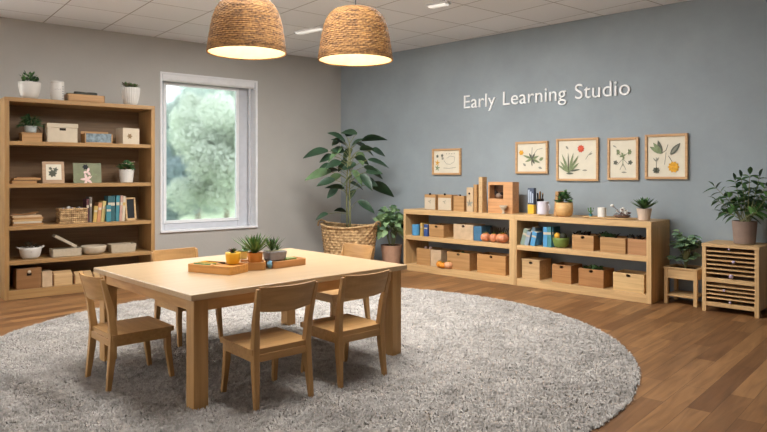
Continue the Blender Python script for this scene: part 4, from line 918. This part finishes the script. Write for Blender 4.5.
# ------------------------------------------------------------------ plant stand and slatted cabinet
po = onz(664, 302.8); PS = Wall(po, 0.0); w = PS.hit(697, 200)[0]; hz = PS.hit(664, 266.5)[1]; d = .30
ps = thing('plant_stand', 'small oak planter stand on legs between low shelf and slatted cabinet', 'plant stand', po, 0)
lw = .034
for x in (0, w - lw):
    for y in (0, d - lw): MB().box(x, x + lw, y, y + lw, 0, hz - .015).build('leg', OAK_V, ps, bevel=.002)
mb = MB()
for b_ in ((lw, w - lw, .004, .022), (lw, w - lw, d - .022, d - .004), (.004, .022, lw, d - lw), (w - .022, w - .004, lw, d - lw)): mb.box(*b_, hz - .11, hz - .015)
mb.build('planter_side', OAK, ps, bevel=.002)
mb = MB(); k = .03
for b_ in ((-.008, w + .008, -.008, k), (-.008, w + .008, d - k, d + .008), (-.008, k, k, d - k), (w - k, w + .008, k, d - k)): mb.box(*b_, hz - .015, hz)
mb.build('top_rim', OAK, ps, bevel=.002)
MB().box(.022, w - .022, .022, d - .022, hz - .10, hz - .02).build('soil', SOIL, ps)
MB().box(lw * .5, w - lw * .5, .006, d - .006, .075, .095).build('lower_shelf', OAK, ps, bevel=.002)
pc = PS.P(w / 2, d / 2, hz - .02)
pl2 = thing('leafy_plant', 'soft grey-green leafy plant growing in the oak planter stand', 'plant', pc)
mb = MB(); st = MB()
for k in range(26):
    t = k * 2.4; q = .02 + .09 * (k % 5) / 4; z = .09 + .28 * random.random(); tipp = Vector((q * math.cos(t), q * math.sin(t), z))
    st.tube([(0, 0, 0), (tipp.x * .4, tipp.y * .4, z * .6), tipp], .004, 5)
    for j in range(5): u = t + (j - 2) * .9; mb.leaf(tipp * (1 - .08 * abs(j - 2)), (math.cos(u), math.sin(u), .35), .09, .07, .4, mi=random.randrange(3), n=4, roll=random.uniform(-.4, .4))
mb.build('leaves', [LEAFB, LEAFB, LEAFL], pl2, smooth=True); st.build('stems', STEM, pl2)

co_ = onz(702, 310.5); SC = Wall(co_, 0.0); w = SC.hit(759, 200)[0]; hz = SC.hit(702, 243)[1]; d = YB - co_.y - .02
zc = lambda y: SC.hit(704, y)[1]
cb = thing('slatted_cabinet', 'small oak cabinet with a front of horizontal slats, at the right edge', 'cabinet', co_, 0)
MB().box(-.004, w + .004, -.004, d, hz - .03, hz).build('top_board', OAK, cb, bevel=.003)
for x in (0, w - .036): MB().box(x, x + .036, 0, .04, 0, hz - .03).build('leg', OAK_V, cb, bevel=.002)
for x in (0, w - .036): MB().box(x, x + .036, d - .04, d - .003, 0, hz - .03).build('leg', OAK_V, cb, bevel=.002)
for x in (.004, w - .020): MB().box(x, x + .016, .04, d - .04, .055, hz - .03).build('side_panel', OAK_V, cb)
MB().box(.036, w - .036, d - .05, d - .036, .06, hz - .03).build('back_panel', BOXD, cb)
zmid0, zmid1 = zc(281), zc(276.8); zb0, zb1 = zc(305), zc(301)
MB().box(.036, w - .036, .002, .03, zmid0, zmid1).build('middle_rail', OAK, cb, bevel=.002); MB().box(.036, w - .036, .002, .03, zb0, zb1).build('bottom_rail', OAK, cb, bevel=.002)
MB().box(.02, w - .02, .03, d - .05, zb0, zb0 + .018).build('bottom_board', OAK, cb); 
for (za_, zb_, n_) in ((zmid1, hz - .03, 6), (zb1, zmid0, 4)):
    for k in range(n_):
        z = za_ + (zb_ - za_) * (k + 1) / (n_ + 1); MB().box(.036, w - .036, .004, .3, z - .005, z + .007).build('slat', OAK, cb, bevel=.0015)
for (kx, ky, r_) in ((729.5, 249.5, .010), (734, 262, .015), (731.5, 276.5, .02), (724.5, 290.5, .012), (730.5, 302.5, .012)):
    x, z = SC.hit(kx, ky, 0); mb = MB(); mb.ball((x, -.012, z), r_, 12, 8); mb.box(x - r_ * .4, x + r_ * .4, -.008, .006, z - r_ * .4, z + r_ * .4); mb.build('knob', LILAC, cb, smooth=True)
q = at(744.5, 240, 1); tcen = SC.hit(744.5, 240, .2)[0]
cp = thing('potted_plant', 'leafy houseplant with arching stems in a taupe pot on the slatted cabinet', 'plant', SC.P(tcen, .2, hz + .0005))
pr = (SC.hit(757, 230, .2)[0] - SC.hit(732, 230, .2)[0]) / 2; ph = SC.hit(744, 221, .2)[1] - hz
pot(MB(), pr * .86, pr, ph, 32, .01).build('pot', TAUPE, cp, smooth=False); soil(pr - .014, ph - .012, cp)
mb = MB(); st = MB()
tips = [(714, 186), (716, 200), (722, 212), (735, 180), (741, 177), (750, 174), (760, 176), (766, 186), (770, 196), (768, 208), (728, 196), (745, 190), (756, 192), (762, 203), (738, 202), (750, 204), (732, 208), (758, 212), (742, 198), (772, 188)]
for (tx, ty) in tips:
    dep = random.uniform(-.16, .12); x, z = SC.hit(tx, ty, .2 + dep); T_ = Vector((x - tcen, dep, z - hz)); B_ = Vector((random.uniform(-.04, .04), random.uniform(-.04, .04), ph - .02))
    M_ = B_.lerp(T_, .5) + Vector((0, 0, .04)); pts = [(B_ * (1 - u) ** 2 + M_ * 2 * u * (1 - u) + T_ * u * u) for u in (0, .25, .5, .75, 1)]; st.tube(pts, [.005, .004, .004, .003, .002], 5)
    for u in (.45, .62, .78, .92):
        p_ = B_ * (1 - u) ** 2 + M_ * 2 * u * (1 - u) + T_ * u * u; dd = (T_ - B_).normalized()
        for s in (-1, 1):
            sd = dd.cross(Vector((0, 1, .3))).normalized() * s; mb.leaf(p_, dd * .5 + sd * .8 + Vector((random.uniform(-.3, .3), random.uniform(-.5, .5), .1)), 0.105 * random.uniform(.7, 1.2), .05, .35, mi=random.randrange(3) % 2, n=4, roll=random.uniform(-.5, .5))
    mb.leaf(T_, (T_ - B_), .10, .046, .3, n=4)
mb.build('leaves', [LEAFD, LEAFM], cp, smooth=True); st.build('stems', STEM, cp)

# ------------------------------------------------------------------ on the table
TZ_ = TZ + .0008
tv = Vector((math.cos(yaw), math.sin(yaw), 0)); tn = Vector((-math.sin(yaw), math.cos(yaw), 0))
TRY = wood('honey_tray', (214, 156, 84)); TRD = wood('tray_inner', (196, 142, 90))
def tray(p0, p1, dpt, h, label, m):
    a, b_ = onz(*p0, TZ), onz(*p1, TZ); rz = math.atan2(b_.y - a.y, b_.x - a.x); w = (b_ - a).length
    u_ = Vector((math.cos(rz), math.sin(rz), 0)); v_ = Vector((-math.sin(rz), math.cos(rz), 0)); q = a + u_ * w / 2; q.z = TZ_
    o = thing('wooden_tray', label, 'tray', q, rz, 'wooden trays on the table'); k = .012; ro = .022
    def ring(e):
        pts = []
        for (cx, cy, a0) in ((w / 2 - ro, ro, -90), (w / 2 - ro, dpt - ro, 0), (-w / 2 + ro, dpt - ro, 90), (-w / 2 + ro, ro, 180)):
            for j in range(5): t = R(a0 + j * 22.5); pts.append((cx + (ro - e) * math.cos(t), cy + (ro - e) * math.sin(t)))
        return pts
    A, B = ring(0), ring(k); n = len(A); vs = [(x, y, 0) for x, y in A] + [(x, y, h) for x, y in A] + [(x, y, h) for x, y in B] + [(x, y, h - .01) for x, y in B]; fs = [tuple(reversed(range(n)))]
    for L in range(3):
        for i in range(n): jj = (i + 1) % n; fs.append((L * n + i, L * n + jj, (L + 1) * n + jj, (L + 1) * n + i))
    fs.append(tuple(3 * n + i for i in range(n))); MB().add(vs, fs).build('tray', m, o); return o, u_, v_, w, a
HT = .052
t1, u1, v1, w1, a1 = tray((186.6, 271.8), (231, 275.6), .19, HT, 'leftmost wooden tray on the table, holding coloured pencils', TRY)
t2, u2, v2, w2_, a2 = tray((239.5, 271.2), (266, 270.2), .17, HT, 'middle wooden tray on the table, under the orange pot', wood('tray2', (200, 148, 88)))
t3, u3, v3, w3, a3 = tray((274.5, 269), (307, 264.6), .15, HT - .006, 'rightmost wooden tray on the table, beside the grey trough pot', TRD)
zi = TZ_ + HT - .0095
for i, (m_, yy, sh, nm) in enumerate(((LEAFM, .04, .0, 'front green'), (MUST, .065, -.02, 'straw yellow'), (OLIVE, .09, .0, 'olive'), (INKY, .12, -.01, 'golden'), (DARK, .15, .03, 'black'))):
    L = .17; c = a1 + u1 * (.115 + sh) + v1 * yy; c.z = zi + .007
    o = thing('pencil', '%s pencil lying in the leftmost wooden tray' % nm, 'pencil', c, t1.rotation_euler.z + .05 * (i % 3), 'pencils in the tray')
    MB().tube([(-L / 2, 0, 0), (L / 2 - .03, 0, 0)], .0065, 6).build('barrel', m_, o); MB().tube([(L / 2 - .03, 0, 0), (L / 2, 0, 0)], [.0062, .001], 6).build('tip', BOXL, o)
def tpot(pxc, yb, ytop, wpx, zb, label):
    Z = (H - zb) * F / (yb - HY); q = at(pxc, yb, Z); q.z = zb
    return thing('potted_succulent', label, 'plant', q, yaw), wpx * Z / F, (yb - ytop) * Z / F * .97
o, w, h = tpot(233, 264.2, 252, 15, zi, 'tiny dark succulent in a yellow pot on the leftmost table tray')
bowl(MB(), w * .36, w / 2, h).build('pot', YEL, o, smooth=True); soil(w / 2 - .012, h - .008, o); rosette(MB(), (0, 0, h - .006), 18, .045, .018).build('leaves', [plain('maroon_leaf', (92, 62, 54), .6), LEAFM], o)
o, w, h = tpot(255, 261.8, 252, 15.5, zi, 'spiky green aloe in an orange pot in the middle of the table')
pot(MB(), w * .45, w / 2, h, 28, .008).build('pot', ORG, o); soil(w / 2 - .012, h - .01, o); rosette(MB(), (0, 0, h - .01), 70, .165, .016, .03, 1.15).build('leaves', [LEAFM, plain('aloe_light', (92, 124, 66), .5)], o, smooth=True)
o, w, h = tpot(243.5, 258.5, 252.5, 9, TZ_, 'small olive sprout in an ochre pot behind the yellow and orange pots')
o.location.z = TZ_; pot(MB(), w * .4, w / 2, h + .01, 20, .006).build('pot', MUST, o); bush(MB(), (0, 0, h + .01), .025, .03, 34, .04, .018, .2, .4).build('leaves', LEAFM, o)
o, w, h = tpot(274.8, 260, 250.3, 21, zi, 'short spiky plant in a grey trough pot behind the blue marbled ball')
mb = MB(); dd = .05; MB().beam([(0, 0, 0), (0, 0, h)], [(w * .44, dd * .85), (w / 2, dd)]).build('pot', GREYC, o, bevel=.008); MB().box(-w / 2 + .012, w / 2 - .012, -dd + .012, dd - .012, h - .002, h + .004).build('soil', plain('pale_gravel', (150, 148, 116), .9, .3, 60), o)
mb = MB(); rosette(mb, (-.025, 0, h), 34, .115, .014, .05, 1.0); rosette(mb, (.02, .0, h), 12, .06, .012, .05, 1.2); mb.build('leaves', [LEAFD, LEAFM], o, smooth=True)
q = onz(270, 268.3, TZ); q.z = TZ_ + .026; tag(MB().ball((0, 0, 0), .026, 16, 10).build('marbled_ball', plain('marbled_blue', (112, 158, 186), .3, .5, 30), loc=q, smooth=True), 'blue marbled ball at the front of the wooden trays', 'ball')
q = a3 + u3 * (w3 * .62) + v3 * .07; q.z = zi - .006; o = thing('painted_block', 'flat green painted block lying in the rightmost tray', 'block', q, t3.rotation_euler.z); MB().box(-.045, .045, -.035, .035, 0, .018).build('block', OLIVE, o, bevel=.004)

# ------------------------------------------------------------------ pendant lamps
def shade_mat():
    m, nt, b = mk('woven_shade')
    tc = nt.nodes.new('ShaderNodeTexCoord')
    m1_ = nt.nodes.new('ShaderNodeMapping'); m1_.inputs['Scale'].default_value = (9, 9, 60); n1 = nt.nodes.new('ShaderNodeTexNoise'); n1.inputs['Scale'].default_value = 1; n1.inputs['Detail'].default_value = 3
    m2_ = nt.nodes.new('ShaderNodeMapping'); m2_.inputs['Scale'].default_value = (60, 60, 60); n2 = nt.nodes.new('ShaderNodeTexNoise'); n2.inputs['Scale'].default_value = 1; n2.inputs['Detail'].default_value = 3
    for a, b2 in ((m1_, n1), (m2_, n2)): nt.links.new(tc.outputs['Object'], a.inputs['Vector']); nt.links.new(a.outputs[0], b2.inputs['Vector'])
    ad = nt.nodes.new('ShaderNodeMath'); ad.operation = 'ADD'; nt.links.new(n1.outputs['Fac'], ad.inputs[0]); nt.links.new(n2.outputs['Fac'], ad.inputs[1])
    hf = nt.nodes.new('ShaderNodeMath'); hf.operation = 'MULTIPLY'; hf.inputs[1].default_value = .5; nt.links.new(ad.outputs[0], hf.inputs[0])
    r = nt.nodes.new('ShaderNodeValToRGB'); e = r.color_ramp.elements; e[0].position = .38; e[1].position = .62; e[0].color = lin((84, 56, 28)); e[1].color = lin((162, 118, 66))
    nt.links.new(hf.outputs[0], r.inputs['Fac']); nt.links.new(r.outputs['Color'], b.inputs['Base Color']); b.inputs['Roughness'].default_value = .8
    tr = nt.nodes.new('ShaderNodeBsdfTranslucent'); mx = nt.nodes.new('ShaderNodeMixShader'); mx.inputs[0].default_value = .13
    nt.links.new(r.outputs['Color'], tr.inputs['Color']); nt.links.new(b.outputs[0], mx.inputs[1]); nt.links.new(tr.outputs[0], mx.inputs[2]); nt.links.new(mx.outputs[0], nt.nodes['Material Output'].inputs['Surface'])
    return m
SHM = shade_mat(); LINING = plain('shade_lining', (234, 208, 160), .8, .05, 20, .2, 0, .15)
def pendant(pxc, yrim, Z, wpx, label):
    c = at(pxc, yrim, Z); rr0 = wpx / 2 / F * Z; k = rr0 / .28; hh = .43 * k
    o = thing('pendant_lamp', label, 'lamp', (c.x, c.y, c.z), 0, 'woven pendant lamps')
    prof = [(.280, 0), (.277, .03), (.270, .08), (.261, .14), (.251, .20), (.239, .25), (.222, .30), (.196, .342), (.160, .372), (.115, .388), (.065, .395), (.02, .397)]
    mb = MB(); seg = 72; rows = 44
    P = []
    for i in range(rows * 2 + 1):
        t = i / (rows * 2) * (len(prof) - 1); j = min(len(prof) - 2, int(t)); f_ = t - j; P.append((prof[j][0] * (1 - f_) + prof[j + 1][0] * f_, prof[j][1] * (1 - f_) + prof[j + 1][1] * f_))
    vs = []; fs = []
    for i, (r_, z) in enumerate(P):
        for s in range(seg): a = 2 * math.pi * s / seg; q = .0045 * (i % 2) * (1 if (s + i // 2) % 2 else .2) + random.uniform(-.0012, .0012); vs.append(((r_ + q) * k * math.cos(a), (r_ + q) * k * math.sin(a), z * k))
    for i in range(len(P) - 1):
        for s in range(seg): j = (s + 1) % seg; fs.append((i * seg + s, i * seg + j, (i + 1) * seg + j, (i + 1) * seg + s))
    mb.add(vs, fs); mb.build('shade', SHM, o)
    MB().lathe([((r_ - .009) * k, max(.004, z - .008) * k) for r_, z in prof], 48, cap0=False, cap1=False).build('shade_lining', LINING, o, smooth=True)
    MB().tube([(.279 * k * math.cos(2 * math.pi * i / 48), .279 * k * math.sin(2 * math.pi * i / 48), .002) for i in range(49)], .006, 6).build('rim', SHM, o, smooth=True)
    ct = CEIL - c.z
    MB().tube([(0, 0, .30 * k), (0, 0, ct - .01)], .004, 6).build('cord', BLACK, o)
    MB().lathe([(.05, ct - .03), (.055, ct - .02), (.055, ct - .001)], 24).build('ceiling_rose', WF, o, smooth=True)
    MB().lathe([(.018, .25 * k), (.02, .3 * k), (.008, .33 * k)], 14).build('socket', BLACK, o)
    MB().ball((0, 0, .2 * k), .045, 18, 12).build('bulb', emit('bulb_glow', (255, 224, 170), 6), o, smooth=True)
    ld = bpy.data.lights.new('bulb_light', 'POINT'); ld.energy = LAMP_E; ld.color = (1, .90, .76); ld.shadow_soft_size = .05
    lo = bpy.data.objects.new('bulb_light', ld); C.objects.link(lo); lo.parent = o; lo.location = (0, 0, .13 * k)
    return o
LAMP_E = 17
pendant(247, 53, 4.7, 78, 'left woven rattan pendant lamp hanging over the table')
pendant(355.5, 60.3, 4.95, 74.5, 'right woven rattan pendant lamp hanging over the table')

# ------------------------------------------------------------------ outside
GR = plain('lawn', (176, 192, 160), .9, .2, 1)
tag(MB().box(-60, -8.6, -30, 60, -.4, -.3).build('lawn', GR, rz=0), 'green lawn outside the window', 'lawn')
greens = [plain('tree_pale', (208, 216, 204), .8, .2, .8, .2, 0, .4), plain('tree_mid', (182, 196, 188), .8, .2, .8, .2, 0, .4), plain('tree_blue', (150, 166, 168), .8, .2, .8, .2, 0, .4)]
def tree(px, Z, hgt, rad, mi, label, n=900, ls=.04):
    p = at(px, 172, Z); p.z = -.3; o = thing('garden_tree', label, 'tree', p, 0, 'trees outside the window')
    nb = 46; cs = np.array([(random.uniform(-.6, .6) * rad, random.uniform(-.5, .5) * rad, hgt * random.uniform(.2, .92)) for _ in range(nb)]); rs = np.array([rad * random.uniform(.14, .34) for _ in range(nb)])
    g = np.random.default_rng(int(px)); w_ = rs ** 2; k = g.choice(nb, n, p=w_ / w_.sum())
    d = g.normal(size=(n, 3)); d /= np.linalg.norm(d, axis=1)[:, None]; c = cs[k] + d * (rs[k] * g.random(n) ** .3)[:, None]
    u = np.cross(d, g.normal(size=(n, 3))); u /= np.linalg.norm(u, axis=1)[:, None]; v = np.cross(d + .7 * g.normal(size=(n, 3)), u); v /= np.linalg.norm(v, axis=1)[:, None]
    L = (ls * (.6 + .8 * g.random(n)))[:, None]; V = np.stack([c - u * L, c - v * L * .55, c + u * L, c + v * L * .55], 1).reshape(-1, 3)
    me = bpy.data.meshes.new('crown'); me.vertices.add(n * 4); me.vertices.foreach_set('co', V.reshape(-1)); me.loops.add(n * 4); me.loops.foreach_set('vertex_index', np.arange(n * 4, dtype=np.int32))
    me.polygons.add(n); me.polygons.foreach_set('loop_start', np.arange(n, dtype=np.int32) * 4); me.update(calc_edges=True); me.materials.append(greens[mi])
    cr = bpy.data.objects.new('crown', me); C.objects.link(cr); cr.parent = o
    MB().tube([(0, 0, 0), (.05, 0, hgt * .4), (0, .05, hgt * .7)], [rad * .05, rad * .04, rad * .02], 8).build('trunk', plain('pale_bark', (150, 146, 132), .9), o)
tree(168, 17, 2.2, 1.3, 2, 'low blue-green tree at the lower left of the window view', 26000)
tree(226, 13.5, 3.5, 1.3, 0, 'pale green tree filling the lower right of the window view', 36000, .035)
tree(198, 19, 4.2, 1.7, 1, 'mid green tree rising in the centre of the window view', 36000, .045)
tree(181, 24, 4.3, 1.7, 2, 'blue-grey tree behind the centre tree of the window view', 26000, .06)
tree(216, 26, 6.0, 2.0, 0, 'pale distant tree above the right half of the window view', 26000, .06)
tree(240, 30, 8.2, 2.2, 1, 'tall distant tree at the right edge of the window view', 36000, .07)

# ------------------------------------------------------------------ light
wd = bpy.data.worlds.new('world'); bpy.context.scene.world = wd; wd.use_nodes = True
bg = wd.node_tree.nodes['Background']; bg.inputs['Color'].default_value = (.90, .96, 1, 1); bg.inputs['Strength'].default_value = 4.6
def area(name, loc, rot, sx, sy, e, col=(1, 1, 1)):
    l = bpy.data.lights.new(name, 'AREA'); l.shape = 'RECTANGLE'; l.size = sx; l.size_y = sy; l.energy = e; l.color = col
    o = bpy.data.objects.new(name, l); C.objects.link(o); o.location = loc; o.rotation_euler = rot; return o
# portal at the visible window
p = LW.P((g0 + g1) / 2, TH + .02, (gz0 + gz1) / 2)
po_ = area('window_portal', p, (R(90), 0, aL), g1 - g0, gz1 - gz0, 1); po_.data.cycles.is_portal = True
# added fill light before the solid left wall, out of view at left
p = LW.P(-7.6, -.05, 1.75); area('fill_left', p, (R(90), 0, aL), 2.6, 1.7, 500, (.95, .98, 1))
area('fill_front', (-4.2, YF + .06, 1.5), (R(90), 0, 0), 4.5, 2.0, 80, (.97, .98, 1))  # added fill by the windowless front wall, brightens ceiling and walls
for k, (x, y, e_) in enumerate(((-5.2, 4.2, 115), (-4.0, 4.2, 130), (-4.2, 2.6, 70), (-2.9, 2.8, 70))):
    area('overhead_fill', (x, y, CEIL - .02), (0, 0, 0), 1.1, .55, e_, (1, .99, .97))  # added overhead fill above the table, out of view, no fixture modelled

# ------------------------------------------------------------------ camera
cd = bpy.data.cameras.new('camera'); cam = bpy.data.objects.new('camera', cd); C.objects.link(cam)
cam.location = (0, 0, H); cam.rotation_euler = (R(90), 0, math.atan2(FWD.y, FWD.x) - math.pi / 2)
cd.sensor_width = 36; cd.lens = F / 767 * 36; cd.shift_x = 0; cd.shift_y = -(216 - HY) / 767
sc = bpy.context.scene; sc.camera = cam
vs_ = sc.view_settings; vs_.view_transform = 'Standard'; vs_.look = 'None'; vs_.gamma = 1; vs_.use_curve_mapping = False; vs_.exposure = -0.52
